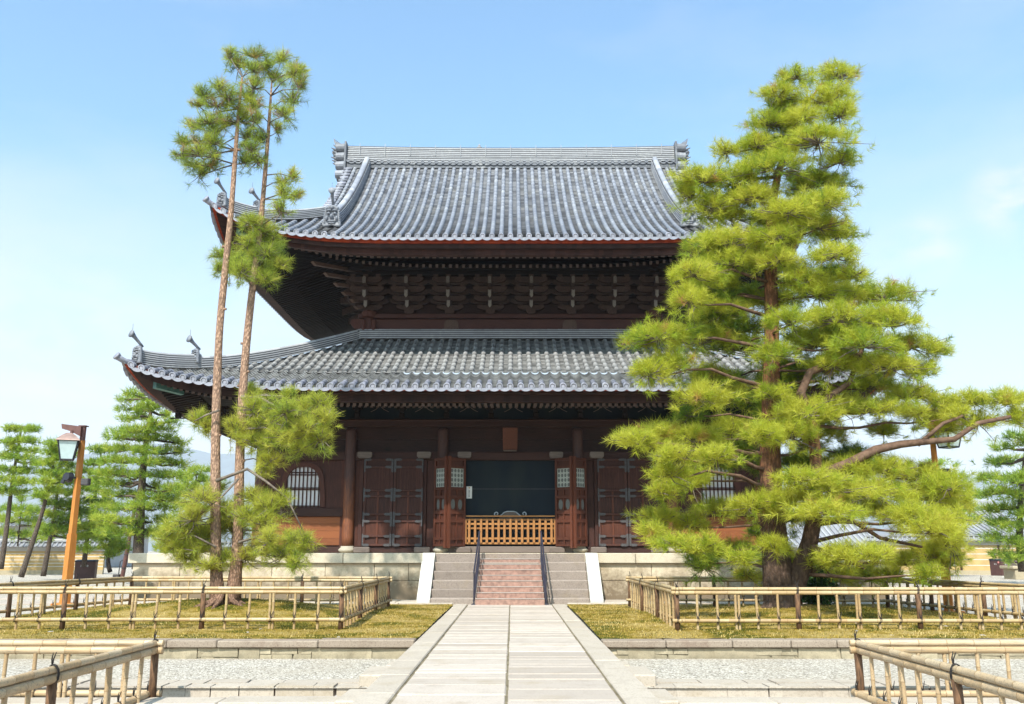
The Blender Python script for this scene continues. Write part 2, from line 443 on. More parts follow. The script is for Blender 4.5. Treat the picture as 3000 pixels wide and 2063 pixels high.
def bark_mat(name, lowc, highc, z0, z1, vs=16):
    m, nt, b = M(name)
    vo = N(nt, 'ShaderNodeTexVoronoi'); vo.inputs['Scale'].default_value = vs
    nt.links.new(coords(nt, (1.6,1.6,.6)), vo.inputs['Vector'])
    n1 = noise(nt, coords(nt, (3,3,1.6)), 9, 5, .7)
    sx = N(nt, 'ShaderNodeSeparateXYZ'); nt.links.new(coords(nt), sx.inputs[0])
    f = mrange(nt, math_(nt, 'ADD', sx.outputs[2], math_(nt, 'MULTIPLY', n1, 2.)), z0, z1)
    c = mixc(nt, f, lowc, highc)
    c = mixc(nt, mrange(nt, n1, .35, .7, .65, 0.), c, tuple(q * .3 for q in lowc))
    c = mixc(nt, mrange(nt, vo.outputs['Distance'], .25, .55, 0., .5), c, (.03,.02,.015))
    nt.links.new(c, b.inputs['Base Color']); b.inputs['Roughness'].default_value = .9; b.inputs['Specular IOR Level'].default_value = .1
    bump(nt, b, math_(nt, 'ADD', n1, math_(nt, 'MULTIPLY', vo.outputs['Distance'], -.7)), 1., .04); return m
m_bark_r = bark_mat('red pine bark', (.19,.125,.09), (.42,.18,.085), 2.5, 5.5, 8)
m_bark_l = bark_mat('pale red pine bark', (.36,.205,.135), (.74,.47,.32), 1.2, 3.6)
m_bark_f = bark_mat('far pine bark', (.19,.15,.12), (.27,.20,.15), 2, 8)
m_twig = flat('grey twig', (.16,.13,.105), .9, 0, .4, 8, .05)
m_twig_b = flat('brown branch', (.13,.08,.055), .9, 0, .4, 8, .05)

def needle_mat(name, stops, trans=.5):
    m, nt, b = M(name)
    c = ramp(nt, tintv(nt), stops)
    nt.links.new(c, b.inputs['Base Color']); b.inputs['Roughness'].default_value = .5; b.inputs['Specular IOR Level'].default_value = .25
    t = N(nt, 'ShaderNodeBsdfTranslucent'); nt.links.new(c, t.inputs['Color'])
    mxs = N(nt, 'ShaderNodeMixShader'); mxs.inputs[0].default_value = trans
    nt.links.new(b.outputs[0], mxs.inputs[1]); nt.links.new(t.outputs[0], mxs.inputs[2])
    nt.links.new(mxs.outputs[0], nt.nodes['Material Output'].inputs[0]); return m
m_needle = needle_mat('bright pine needles', [(.0, (.13,.23,.03)), (.35, (.30,.39,.035)), (.75, (.52,.53,.05)), (.96, (.58,.57,.08)), (1., (.50,.29,.09))])
m_needle_l = needle_mat('thin pine needles', [(.0, (.14,.21,.04)), (.4, (.30,.38,.05)), (.8, (.52,.54,.075)), (.97, (.54,.52,.09)), (1., (.46,.29,.12))])
m_needle_f = needle_mat('far pine needles', [(.0, (.11,.20,.04)), (.4, (.25,.37,.045)), (.8, (.42,.50,.06)), (1., (.52,.54,.09))])
m_grass = needle_mat('moss blades', [(.0, (.09,.10,.012)), (.35, (.27,.20,.026)), (.7, (.46,.31,.070)), (1., (.58,.44,.18))], .25)
m_joint = flat('mossy joint', (.17,.14,.09), .95, 0, .4, 3, .05)
m_leaf = needle_mat('dark glossy leaves', [(.0, (.012,.04,.010)), (1., (.06,.14,.03))], .2)

# ================================================================ SETTING: ground, road, path, moss
b = MB()
b.add([(-900,17.3,-.03),(900,17.3,-.03),(900,1500,-.03),(-900,1500,-.03)], [(0,1,2,3)])
struct('ground', b, m_gravel)
b = MB()                                             # sunken road in front of the garden
b.add([(-200,13.6,-.29),(200,13.6,-.29),(200,17.3,-.29),(-200,17.3,-.29)], [(0,1,2,3)])
b.add([(-200,-40,-.42),(200,-40,-.42),(200,13.6,-.42),(-200,13.6,-.42)], [(0,1,2,3)])
struct('sunken_road', b, m_gravel2)

b = MB()                                             # irregular paving strip and its edge stones, then a slab row nearer
for sgn in (-1, 1):
    x = 2.05
    while x < 26:
        wd = random.uniform(.9, 1.9)
        y = 13.62
        for k in range(2):
            dpt = .36 if k == 0 else .40
            xx = x
            while xx < x + wd - .02:
                ww = min(random.uniform(.3, .75), x + wd - xx)
                if x + wd - xx - ww < .18: ww = x + wd - xx
                j = [random.uniform(-.02, .02) for _ in range(4)]
                a, c = sorted((sgn*(xx+.012), sgn*(xx+ww-.012)))
                z = -.27 + random.uniform(-.008, .008)
                b.hexa([(a+j[0],y+.012,-.42),(c+j[1],y+.012,-.42),(c+j[2],y+dpt-.012,-.42),(a+j[3],y+dpt-.012,-.42),
                        (a+j[0],y+.012,z),(c+j[1],y+.012,z),(c+j[2],y+dpt-.012,z),(a+j[3],y+dpt-.012,z)], random.uniform(.3,.9))
                xx += ww
            y += dpt
        x += wd
    x = 1.72
    while x < 26:
        wd = random.uniform(1.2, 2.4)
        a, c = sorted((sgn*(x+.01), sgn*(x+wd-.01)))
        b.box(a, 12.45, -.42, c, 12.98, -.31 + random.uniform(-.01,.01), random.uniform(.5,1), .02)
        x += wd
struct('paving_strip', b, m_pathedge)

def surf_rows(b, x0, x1, y0, y1, z0, zt, rows, gap, tl):
    pass
b = MB()                                             # the straight stone path, two slabs wide, with edging
y = 6.0
for side in (-1, 1):
    y = 6.0 + random.random() * .4
    while y < 28.6:
        d = random.uniform(.30, .85)
        y2 = min(28.6, y + d)
        a, c = (-1.25, -.009) if side < 0 else (.009, 1.25)
        b.box(a, y + random.uniform(.014,.034), -.45, c, y2 - random.uniform(.014,.034), random.uniform(-.006, .006), random.uniform(.0, 1)**.6, .018)
        y = y2
path = struct('stone_path', b, m_path)
b = MB()
for side in (-1, 1):
    y = 6.0
    while y < 28.7:
        y2 = min(28.75, y + random.uniform(1.3, 2.4))
        a, c = sorted((side * 1.275, side * 1.66))
        b.box(a, y + .006, -.45, c, y2 - .006, .012 + random.uniform(-.005, .005), random.uniform(.5, 1), .015)
        y = y2
    for (yy0, yy1, w_, z) in ((13.75, 14.75, .44, -.13), (15.2, 15.75, .26, -.17), (11.9, 12.9, .44, -.20)):
        a, c = sorted((side * 1.67, side * (1.67 + w_)))
        b.box(a, yy0, -.45, c, yy1, z, random.uniform(.5, .9), .02)
struct('path_edging', b, m_pathedge)
b = MB(); b.box(-1.28, 6, -.46, 1.28, 28.6, -.014); struct('path_bed', b, m_joint)

def mound(x, y):
    z = .02
    for (cx, cy, r, h) in ((-7.1, 23.6, 3.6, .40), (7.0, 22.6, 4.0, .28)):
        d2 = ((x-cx)/r)**2 + ((y-cy)/(r*.75))**2
        z += h * math.exp(-d2 * 1.3)
    return z
for side, x0, x1 in ((-1, -11.9, -1.67), (1, 1.67, 40)):
    b = MB(); nx, ny = 70, 60
    V = []; 
    for j in range(ny+1):
        for i in range(nx+1):
            x = x0 + (x1-x0)*i/nx; y = 17.5 + (28.35-17.5)*j/ny
            if side > 0: x = 1.67 + (11.2-1.67)*i/nx
            V.append((x, y, mound(x,y) + random.uniform(-.008,.012)))
    Fc = [(j*(nx+1)+i, j*(nx+1)+i+1, (j+1)*(nx+1)+i+1, (j+1)*(nx+1)+i) for j in range(ny) for i in range(nx)]
    b.add(V, Fc)
    struct('moss_ground', b, m_moss, True)
def blades(name, n, x0, x1, y0, y1):
    x = rng.uniform(x0, x1, n); y = y1 - (y1-y0)*rng.random(n)**1.0
    z = np.array([mound(a, c) for a, c in zip(x, y)])
    f = np.sin(x*1.3+y*.7)*.25 + np.sin(x*.6-y*1.1+1)*.25 + np.sin(x*3.1+y*2.3)*.15
    keep = rng.random(n) < .75 + .25*f; x, y, z, f = x[keep], y[keep], z[keep], f[keep]; n = len(x)
    P = np.stack([x, y, z-.004], 1); h = rng.uniform(.012, .045, n)
    a = rng.random(n)*6.283; ln = rng.uniform(.2, 1.1, n)*h
    T = P + np.stack([np.cos(a)*ln, np.sin(a)*ln, h], 1)
    S_ = np.stack([-np.sin(a), np.cos(a), a*0], 1)*rng.uniform(.004,.010,n)[:,None]
    V = np.stack([P-S_, P+S_, T], 1).reshape(-1,3)
    me = tri_mesh(name, V, n, np.clip(.60 - .62*f - z*.55 + rng.normal(scale=.22, size=n), 0, 1))
    o = obj(name, me, m_grass); o['kind'] = 'stuff'; return o
blades('grass', 70000, -11.8, -1.70, 17.52, 28.3); blades('grass', 70000, 1.70, 11.2, 17.52, 28.3)
b = MB()                                             # thin kerbs at the back of the moss, against the podium
for side in (-1, 1):
    x = 1.7
    while x < 12.4:
        wd = random.uniform(1.4, 2.4)
        a, c = sorted((side*(x+.008), side*(x+wd-.008)))
        b.box(a, 28.36, -.2, c, 28.55, .06, random.uniform(.5,1), .015)
        x += wd
    x = 1.7
    while x < 13:
        wd = random.uniform(1.4, 2.4)
        a, c = sorted((side*(x+.008), side*(x+wd-.008)))
        b.box(a, 29.6, -.2, c, 30.99, .02 + random.uniform(0,.01), random.uniform(.6,1), .015)
        x += wd
struct('kerb_strip', b, m_pathedge)

# retaining wall of the garden terrace: granite kerb on rubble, one wall each side of the path
for side, lab in ((-1, 'low granite kerbed rubble wall holding the moss bed left of the path'), (1, 'low granite kerbed rubble wall holding the moss bed right of the path')):
    t = thing('retaining_wall', lab, 'wall', (side*10, 17.3, -.3), 'low terrace walls beside the path')
    b = MB(); x = 1.67
    while x < 30:
        wd = random.uniform(.8, 1.9)
        a, c = sorted((side*(x+.006), side*(x+wd-.006)))
        b.box(a, 17.10, -.10, c, 17.50, .03 + random.uniform(-.008,.008), random.uniform(.3,1), .018)
        x += wd
    obj('kerb_course', b, m_kerb, t)
    b = MB(); x = 1.7
    a, c = sorted((side*1.68, side*30)); b.box(a, 17.20, -.5, c, 17.46, -.106, .35)
    while x < 30:
        wd = random.uniform(.3, 1.15); k = random.random()
        zs_ = (-.5, -.106) if k < .55 else (-.5, -.2-random.random()*.06, -.106)
        for z0_, z1_ in zip(zs_[:-1], zs_[1:]):
            x2 = x; xe = x + wd
            while x2 < xe - .05:
                w2 = wd if len(zs_) == 2 else min(xe-x2, random.uniform(.2,.5))
                a, c = sorted((side*(x2+.004), side*(min(xe, x2+w2)-.004))); j = random.uniform(-.02,.02)
                b.hexa([(a,17.165+j,z0_),(c,17.165+random.uniform(-.02,.02),z0_),(c,17.45,z0_),(a,17.45,z0_),(a+random.uniform(-.02,.02),17.17+random.uniform(-.02,.02),z1_-.004),(c+random.uniform(-.02,.02),17.17+random.uniform(-.02,.02),z1_-.004-random.random()*.02),(c,17.45,z1_-.004),(a,17.45,z1_-.004)], random.uniform(.1,1))
                x2 += w2
        x += wd
    obj('rubble_course', b, m_rubble, t)

# paved walks on the gravel, left and right
b = MB()
def slabs(b, p0, p1, wd, z, n):
    p0 = Vector((*p0, z)); p1 = Vector((*p1, z)); d = (p1-p0); l = d.length; d.normalize(); q = Vector((-d.y, d.x, 0))
    s = 0
    while s < l:
        e = min(l, s + random.uniform(.8, 1.6))
        A, B_ = p0 + d*(s+.01), p0 + d*(e-.01)
        b.hexa([tuple(A - q*wd - Vector((0,0,.1))), tuple(B_ - q*wd - Vector((0,0,.1))), tuple(B_ + q*wd - Vector((0,0,.1))), tuple(A + q*wd - Vector((0,0,.1))),
                tuple(A - q*wd), tuple(B_ - q*wd), tuple(B_ + q*wd), tuple(A + q*wd)], random.uniform(.6,1))
        s = e
slabs(b, (-40, 23.5), (-12.6, 30.5), .9, .0, 0); slabs(b, (-44, 27), (-13, 33.5), .5, .0, 0)
slabs(b, (13.5, 36), (60, 30), 1.6, .0, 0); slabs(b, (13.2, 44), (70, 41), 1.0, .0, 0)
struct('paved_walk', b, m_path)

# far wooded hills
def hill(name, y, prof, depth):
    b = MB(); V = []; n = 80; m = 10
    xs = np.linspace(-1, 1, n+1)
    for j in range(m+1):
        for i, q in enumerate(xs):
            x = q * y * .75
            h = prof(x / y) * y
            f = math.sin(math.pi/2 * min(1, j / (m*.6))) if j <= m*.6 else math.cos((j/m-.6)/.4*math.pi/2)
            rr = (math.sin(x*.0035+j*1.3)+math.sin(x*.009+j*.7)*.5+math.sin(x*.023+j)*.25)
            V.append((x, y + j*depth/m, -4 + max(0, h * f * (1 + .05*rr))))
    b.add(V, [(j*(n+1)+i, j*(n+1)+i+1, (j+1)*(n+1)+i+1, (j+1)*(n+1)+i) for j in range(m) for i in range(n)])
    struct(name, b, m_hill, True)
def prof1(t): return .080 + .020*math.exp(-((t+.37)/.09)**2) + .055*math.exp(-((t+.50)/.12)**2) + .02*math.exp(-((t+.32)/.03)**2) + .03*math.exp(-((t-.45)/.2)**2)
hill('hills', 5000, prof1, 1800)

# ================================================================ THE HALL
CY = 42.3; YC = 34.2; YM = 37.5; YPL = 31.0
ZP = 1.50
hall = thing('temple_hall', 'two storey dark timber temple hall with tiled curved roofs on a pale stone podium', 'temple', (0, CY, 0))
hall2 = hall
# -------- podium
PW = 12.55
b = MB()
for (ya, yb_, hz) in ((YPL+.12, YPL+.6, 'front'),):
    pass
def course(b, y_face, z0, z1, wmin, wmax, x0, x1, dpt=.5, bev=.015):
    x = x0
    while x < x1 - .02:
        wd = random.uniform(wmin, wmax); x2 = x + wd
        if x1 - x2 < wmin*.6: x2 = x1
        b.box(x+.005, y_face + random.uniform(-.006,.006), z0+.004, x2-.005, y_face+dpt, z1-.004, random.uniform(.35,1), bev)
        x = x2
zc0 = zat(1277, YPL)
course(b, YPL+.13, .62, zc0, .9, 1.9, -PW+.13, -2.75); course(b, YPL+.13, .62, zc0, .9, 1.9, 2.75, PW-.13)
course(b, YPL+.13, -.2, .62, 1.2, 2.6, -PW+.13, -2.75); course(b, YPL+.13, -.2, .62, 1.2, 2.6, 2.75, PW-.13)
for s in (-1, 1):                                     # side faces
    a, c = sorted((s*(PW-.13), s*(PW-.6)))
    y = YPL+.7
    while y < 52:
        y2 = y + random.uniform(1.2, 2.2)
        b.box(a, y, -.2, c, y2-.01, .62, random.uniform(.4,1), .015); b.box(a, y+.3, .63, c, y2+.29, zc0-.004, random.uniform(.4,1), .015)
        y = y2
b.box(-PW+.7, YPL+.7, -.2, PW-.7, 53, ZP-.31, .5)
podium = obj('podium', b, m_stone, hall)
b = MB()
x = -PW
while x < PW - .1:
    x2 = min(PW, x + random.uniform(2.4, 3.6))
    if PW - x2 < 1: x2 = PW
    b.box(x+.006, YPL, zc0, x2-.006, YPL+1.2, ZP, random.uniform(.5,1), .02)
    x = x2
for s in (-1, 1):
    a, c = sorted((s*PW, s*(PW-1.2))); y = YPL+1.21
    while y < 53:
        y2 = y + random.uniform(2, 3); b.box(a, y, zc0, c, y2-.01, ZP, random.uniform(.5,1), .02); y = y2
b.box(-PW+1.21, YPL+1.21, ZP-.3, PW-1.21, 53, ZP-.004, .7)
obj('capstone', b, m_cap, podium)
# -------- stone steps and cheeks
zs = [zat(1273.6, YPL-.02), zat(1293.5, 30.62), zat(1314, 30.26), zat(1334, 29.9), zat(1354.5, 29.54)]
b = MB()
xs_in = 2.44
yf = [YPL-.02, 30.62, 30.26, 29.9, 29.54]
zprev = None
tops = [ZP-.004] + zs
for k in range(5):
    for (a, c) in ((-xs_in-.02, -.95), (-.948, .948), (.95, xs_in+.02)):
        b.box(a, yf[k]-.34 if k < 4 else 29.2, -.2, c, yf[k]+.02, zs[k], random.uniform(.1,1), .035)
b.box(-xs_in, YPL-.012, zs[0]-.1, xs_in, YPL+.05, ZP-.012, .7)
obj('stone_steps', b, m_step, hall)
for s in (-1, 1):
    b = MB()
    zb = .10; yb = 29.15
    x0t, x1t = 2.46, 2.86
    a, c = sorted((s*x0t, s*x1t))
    b.prism([(yb, -.2), (YPL+.10, -.2), (YPL+.10, ZP+.012), (YPL-.10, ZP+.012), (yb, zb)], 'x', a, c, .9)
    obj('stair_cheek', b, m_cheek, hall)

# -------- columns
COLX = [9.2, 5.92, 2.50]
ZB = zat(1238, YC)                                    # top of the stone footing
ZCT = zat(970, YC-.2)                                # top of the column
def col_mesh(r, z0, z1):
    b = MB(); P = []
    for i in range(14):
        t = i/13; P.append((r*(1 - .06*t - .02*t*t), z0 + (z1-z0-.16)*t))
    P += [(r*.88, z1-.08), (r*.76, z1-.025), (r*.5, z1)]
    b.lathe(P, 0, 0, 24); return b.mesh('column', True)
def foot_mesh(r):
    b = MB(); h = ZB-ZP
    b.lathe([(r*1.08, 0), (r*1.42, h*.28), (r*1.45, h*.5), (r*1.30, h*.62), (r*1.08, h*.85), (r*1.06, h)], 0, 0, 28); return b.mesh('footing', True)
cm = col_mesh(.215, 0, ZCT-ZB); fm = foot_mesh(.225)
for x in COLX:
    for s in (-1, 1):
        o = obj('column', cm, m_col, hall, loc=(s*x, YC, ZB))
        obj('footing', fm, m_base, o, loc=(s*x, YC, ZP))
for s in (-1, 1):
    for y in (37.5, 41.0, 43.6, 47.1, 50.4):
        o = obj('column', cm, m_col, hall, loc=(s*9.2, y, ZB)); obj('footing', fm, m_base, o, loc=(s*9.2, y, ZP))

# -------- facade timber. fb = board given by the photo's pixel rows and metres across
def zz(y, Y=YC): return zat(y, Y)
def X(d, y=1150, Y=YC): return at(d, y, Y).x
YF = YC
b = MB()
b.box(-9.4, YF-.16, zz(968), 9.4, YF+.2, zz(955), .5, .02)                 # head beam
b.box(-9.7, YF-.24, zz(956), 9.7, YF+.2, zz(952), .6, .02)
obj('head_beam', b, m_wood_h, hall)
b = MB()
b.box(-9.1, YF+.06, zz(995), 9.1, YF+.14, zz(968)-.004, .4)                # frieze boards
b.box(-9.1, YF+.10, zz(1026), 9.1, YF+.18, zz(995)-.006, .35)
obj('frieze_board', b, m_wood_h, hall)
b = MB()
b.box(-9.0, YF-.06, zz(1043), 9.0, YF+.16, zz(1025.5), .75, .015)            # lintel
b.box(-9.0, YF-.02, zz(1026), 9.0, YF+.14, zz(1024), .9)
obj('lintel', b, m_wood_h, hall)
b = MB()
b.box(-9.1, YF-.10, ZP+.0, 9.1, YF+.18, zz(1239), .55, .015)               # ground sill
obj('ground_sill', b, m_wood_h, hall)
b = MB(); b.box(-2.3, YF-.20, ZP+.001, 2.3, YF-.104, zz(1238.6), .9, .02); obj('threshold', b, m_wood_grey, hall)
for (d0, d1) in ((839.3-3, 868), (967, 995), (1052, 1088)):                # hinge blocks on the lintel and sill
    pass
def blocks_pair(px0, px1):
    for s in (-1, 1):
        xa, xb = X(px0, 1035, YC-.2), X(px1, 1035, YC-.2)
        a, c = (xa, xb) if s < 0 else (-xb, -xa)
        q = MB(); z0, z1 = zz(1038.5, YC-.2), zz(1024.5, YC-.2)
        q.prism([(a+.05, z0), (c-.05, z0), (c, z0+.06), (c, z1-.03), (c-.04, z1), (a+.04, z1), (a, z1-.03), (a, z0+.06)], 'y', YF-.30, YF-.062, .7)
        obj('pivot_block', q, m_wood_grey, hall)
        q = MB(); q.box(a-.03, YF-.34, ZP+.002, c+.03, YF-.21, zz(1240, YC-.2), .7, .03)
        obj('pivot_block', q, m_wood_grey, hall)
blocks_pair(811, 843.5); blocks_pair(945.5, 977); blocks_pair(1037.5, 1068)

# back wall behind everything so that nothing shows through
for s in (-1, 1):
    b = MB(); a, c = sorted((s*9.1, s*2.05)); b.box(a, YF+.30, ZP, c, YF+.42, zz(1026), .35); obj('wall', b, m_wood_v, hall)
    b = MB(); a, c = sorted((s*9.10, s*9.0)); b.box(a, YF+.44, ZP, c, 50.3, zz(955)-.3, .4); obj('wall', b, m_wood_v, hall)
# jambs beside the doors
def jamb(px0, px1, yo, mat, y0=1239, y1=1043, name='door_jamb'):
    xa, xb = X(px0), X(px1)
    for s in (-1, 1):
        a, c = (xa, xb) if s < 0 else (-xb, -xa)
        q = MB(); q.box(a, YF+yo, zz(y0)+.002, c, YF+.29, zz(y1)-.002, random.uniform(.4,.7), .012); obj(name, q, mat, hall)
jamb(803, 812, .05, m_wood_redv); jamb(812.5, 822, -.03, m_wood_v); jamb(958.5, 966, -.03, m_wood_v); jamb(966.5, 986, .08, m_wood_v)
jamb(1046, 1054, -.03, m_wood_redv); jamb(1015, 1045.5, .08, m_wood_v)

# -------- panelled doors with iron fittings
def door_pair(sgn, name):
    xa, xb = X(824), X(958.6)
    xm = (xa + xb)/2
    for (l0, l1, side) in ((xa, xm-.012, -1), (xm+.012, xb, 1)):
        if sgn > 0: l0, l1, side = -l1, -l0, -side
        q = MB(); y0 = YF-.16; z0, z1 = zz(1238.5, YF-.16), zz(1039.5, YF-.16); sw = .105
        q.box(l0, y0, z0, l0+sw, y0+.09, z1, .5, .008); q.box(l1-sw, y0, z0, l1, y0+.09, z1, .55, .008)
        rails = [(1044, 1040), (1061, 1056.5), (1114, 1109.5), (1127, 1122.5), (1168, 1163.5), (1184, 1179.5), (1218, 1213.5), (1238, 1233)]
        rz = [(zz(a, y0), zz(c, y0)) for a, c in rails]
        for (a, c) in rz: q.box(l0+sw, y0-.012, a, l1-sw, y0+.085, c, .6, .01)
        dr = obj('door', q, m_wood_v, hall)
        q = MB(); q.box(l0+sw, y0+.045, zz(1110,y0), l1-sw, y0+.06, zz(1061,y0), .6)
        n = 16
        for k in range(n):
            xx = l0+sw + (l1-l0-2*sw)*(k+.5)/n; q.box(xx-.012, y0+.03, zz(1109.5,y0)+.001, xx+.012, y0+.046, zz(1061,y0)-.001, random.uniform(.4,.9))
        obj('slat_panel', q, m_wood_v, dr)
        q = MB(); q.box(l0+sw, y0+.04, zz(1164,y0), l1-sw, y0+.06, zz(1126,y0), .35)
        obj('panel', q, m_wood_v, dr)
        for a, c in ((1057,1044),(1123,1114),(1180,1168),(1233,1218)):
            q = MB(); q.box(l0+sw, y0+.05, zz(a,y0), l1-sw, y0+.065, zz(c,y0), .4); obj('panel', q, m_wood_v, dr)
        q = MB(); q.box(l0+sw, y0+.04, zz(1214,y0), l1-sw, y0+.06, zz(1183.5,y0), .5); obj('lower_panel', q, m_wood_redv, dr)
        xm_ = (l0+l1)/2
        q = MB(); q.box(xm_-.032, y0+.005, zz(1234,y0), xm_+.032, y0+.05, zz(1113,y0), .75, .006); obj('mullion', q, m_wood_redv, dr)
        for grp in (rails[0:2], rails[2:4], rails[4:6], rails[6:8]):
            zt, zb_ = zz(grp[0][1]-1.0, y0), zz(grp[1][0]+1.5, y0)
            ext = .16
            for s2 in (-1, 1):
                inner = (s2 == -side)
                wv = .075 if inner else .05
                e0 = l0 if s2 < 0 else l1-wv
                z_a, z_b = zb_-.14, zt+.05
                if grp is rails[0:2] or grp[0] == rails[0]: z_b = min(z1, z_b)
                z_a = max(z0+.005, z_a); q = MB()
                q.prism([(e0, z_a+.03), (e0+wv/2, z_a), (e0+wv, z_a+.03), (e0+wv, z_b-.03), (e0+wv/2, z_b), (e0, z_b-.03)], 'y', y0-.016, y0-.001, random.uniform(.3,.8))
                for (ra, rc) in grp:
                    za, zc_ = zz(ra, y0)-.01, zz(rc, y0)+.01; zm = (za+zc_)/2
                    p = [(0, za), (.17, za), (.20, za+.02), (.235, zm), (.20, zc_-.02), (.17, zc_), (0, zc_)]
                    p = [(l0+wv+a, c) for a, c in p] if s2 < 0 else [(l1-wv-a, c) for a, c in p]
                    q.prism(p, 'y', y0-.028, y0-.0135, random.uniform(.3,.8))
                obj('iron_fitting', q, m_iron, dr)
door_pair(-1, 'l'); door_pair(1, 'r')

# folded centre doors: two leaves each side meeting in a crease that comes forward
def oval(cx, cz, rx, rz, n=14): return [(cx + rx*math.cos(2*math.pi*k/n), cz + rz*math.sin(2*math.pi*k/n)) for k in range(n)]
def folded(sgn):
    xo, xi, xc = X(985.8), X(1053.6, 1150, YF-.15), X(1013.8, 1150, YF-.62)
    yo_, yc_ = YF-.16, YF-.62
    for (xA, yA, xB, yB, outer) in ((xo, yo_, xc-.03, yc_, True), (xi, yo_, xc+.03, yc_, False)):
        A = Vector((xA, yA, 0)); Bv = Vector((xB, yB, 0))
        if sgn > 0: A.x, Bv.x = -A.x, -Bv.x
        d = (Bv - A); Ln = d.length; d.normalize(); nrm = Vector((d.y, -d.x, 0)); nrm = nrm if nrm.y < 0 else -nrm
        # y rows measured at the hinge stile
        z0, z1 = zz(1238.5, yo_), zz(1039.5, yo_)
        def P(u, z, o): p = A + d*u + nrm*o; return (p.x, p.y, z)
        def bx(q, u0, u1, za, zb_, o0, o1, t=.5):
            q.hexa([P(u0,za,o0),P(u1,za,o0),P(u1,za,o1),P(u0,za,o1),P(u0,zb_,o0),P(u1,zb_,o0),P(u1,zb_,o1),P(u0,zb_,o1)], t)
        h = z1 - z0; Z = lambda f: z1 - f*h
        q = MB(); sw = .085
        bx(q, 0, sw, z0, z1, -.05, .045, .6); bx(q, Ln-sw, Ln, z0-.06, z1+.05, -.05, .05, .85)
        rails = [(0, .03), (.09, .12), (.335, .365), (.43, .46), (.60, .64), (.70, .735), (.90, .93), (.975, 1.)]
        for a, c in rails: bx(q, sw, Ln-sw, Z(c), Z(a), -.045, .04, .5)
        dr = obj('folding_door', q, m_wood_redv, hall)
        for a, c in ((.03,.09),(.365,.43),(.46,.60),(.64,.70),(.735,.90),(.93,.975)):
            q = MB(); bx(q, sw, Ln-sw, Z(c), Z(a), -.03, -.01, random.uniform(.3,.6)); obj('panel', q, m_wood_redv, dr)
        um = Ln/2; q = MB(); bx(q, um-.03, um+.03, Z(.975), Z(.365), -.012, .03, .6); obj('mullion', q, m_wood_redv, dr)
        q = MB(); bx(q, sw, Ln-sw, Z(.335), Z(.12), -.012, .0, .5)
        dk = MB(); nx, nz = 4, 4
        wpan = Ln - 2*sw; hpan = Z(.12)-Z(.335)
        for i in range(nx):
            for j in range(nz):
                cu = sw + wpan*(i+.5)/nx; cz = Z(.335) + hpan*(j+.5)/nz
                ol = oval(cu, cz, wpan/nx*.36, hpan/nz*.40, 12)
                dk.add([P(u_, z_, .003) for u_, z_ in ol], [tuple(range(12))], random.uniform(.2,.6))
        for i in range(nx+1):
            cu = sw + wpan*i/nx; bx(q, max(sw,cu-.006), min(Ln-sw,cu+.006), Z(.335), Z(.12), .0, .012, .8)
        pn = obj('lattice_pane', q, m_net2, dr)
        obj('lattice_opening', dk, m_net_open, pn)
        for cu in (sw + (um-.03-sw)/2, um+.03+(Ln-sw-um-.03)/2):
            q = MB(); ol = oval(cu, Z(.53), (um-.03-sw)*.36, h*.058, 16)
            q.add([P(u_, z_, -.006) for u_, z_ in ol], [tuple(range(16))], random.uniform(.2,.8)); obj('oval_grille', q, m_net_open, dr)
m_net_open = flat('oval mesh', (.10,.105,.10), .8, 0, .5, 90)
folded(-1); folded(1)

# -------- entrance: netting, dim interior, notice
xL, xR = X(1052), -X(1052)
b = MB(); b.box(xL, YF+.10, ZP+.12, xR, YF+.115, zz(1043)-.005); obj('mesh_screen', b, m_net, hall)
b = MB(); b.box(xL, YF+.088, zz(1108.6), xR, YF+.098, zz(1107.6)); obj('screen_seam', b, m_iron, hall)

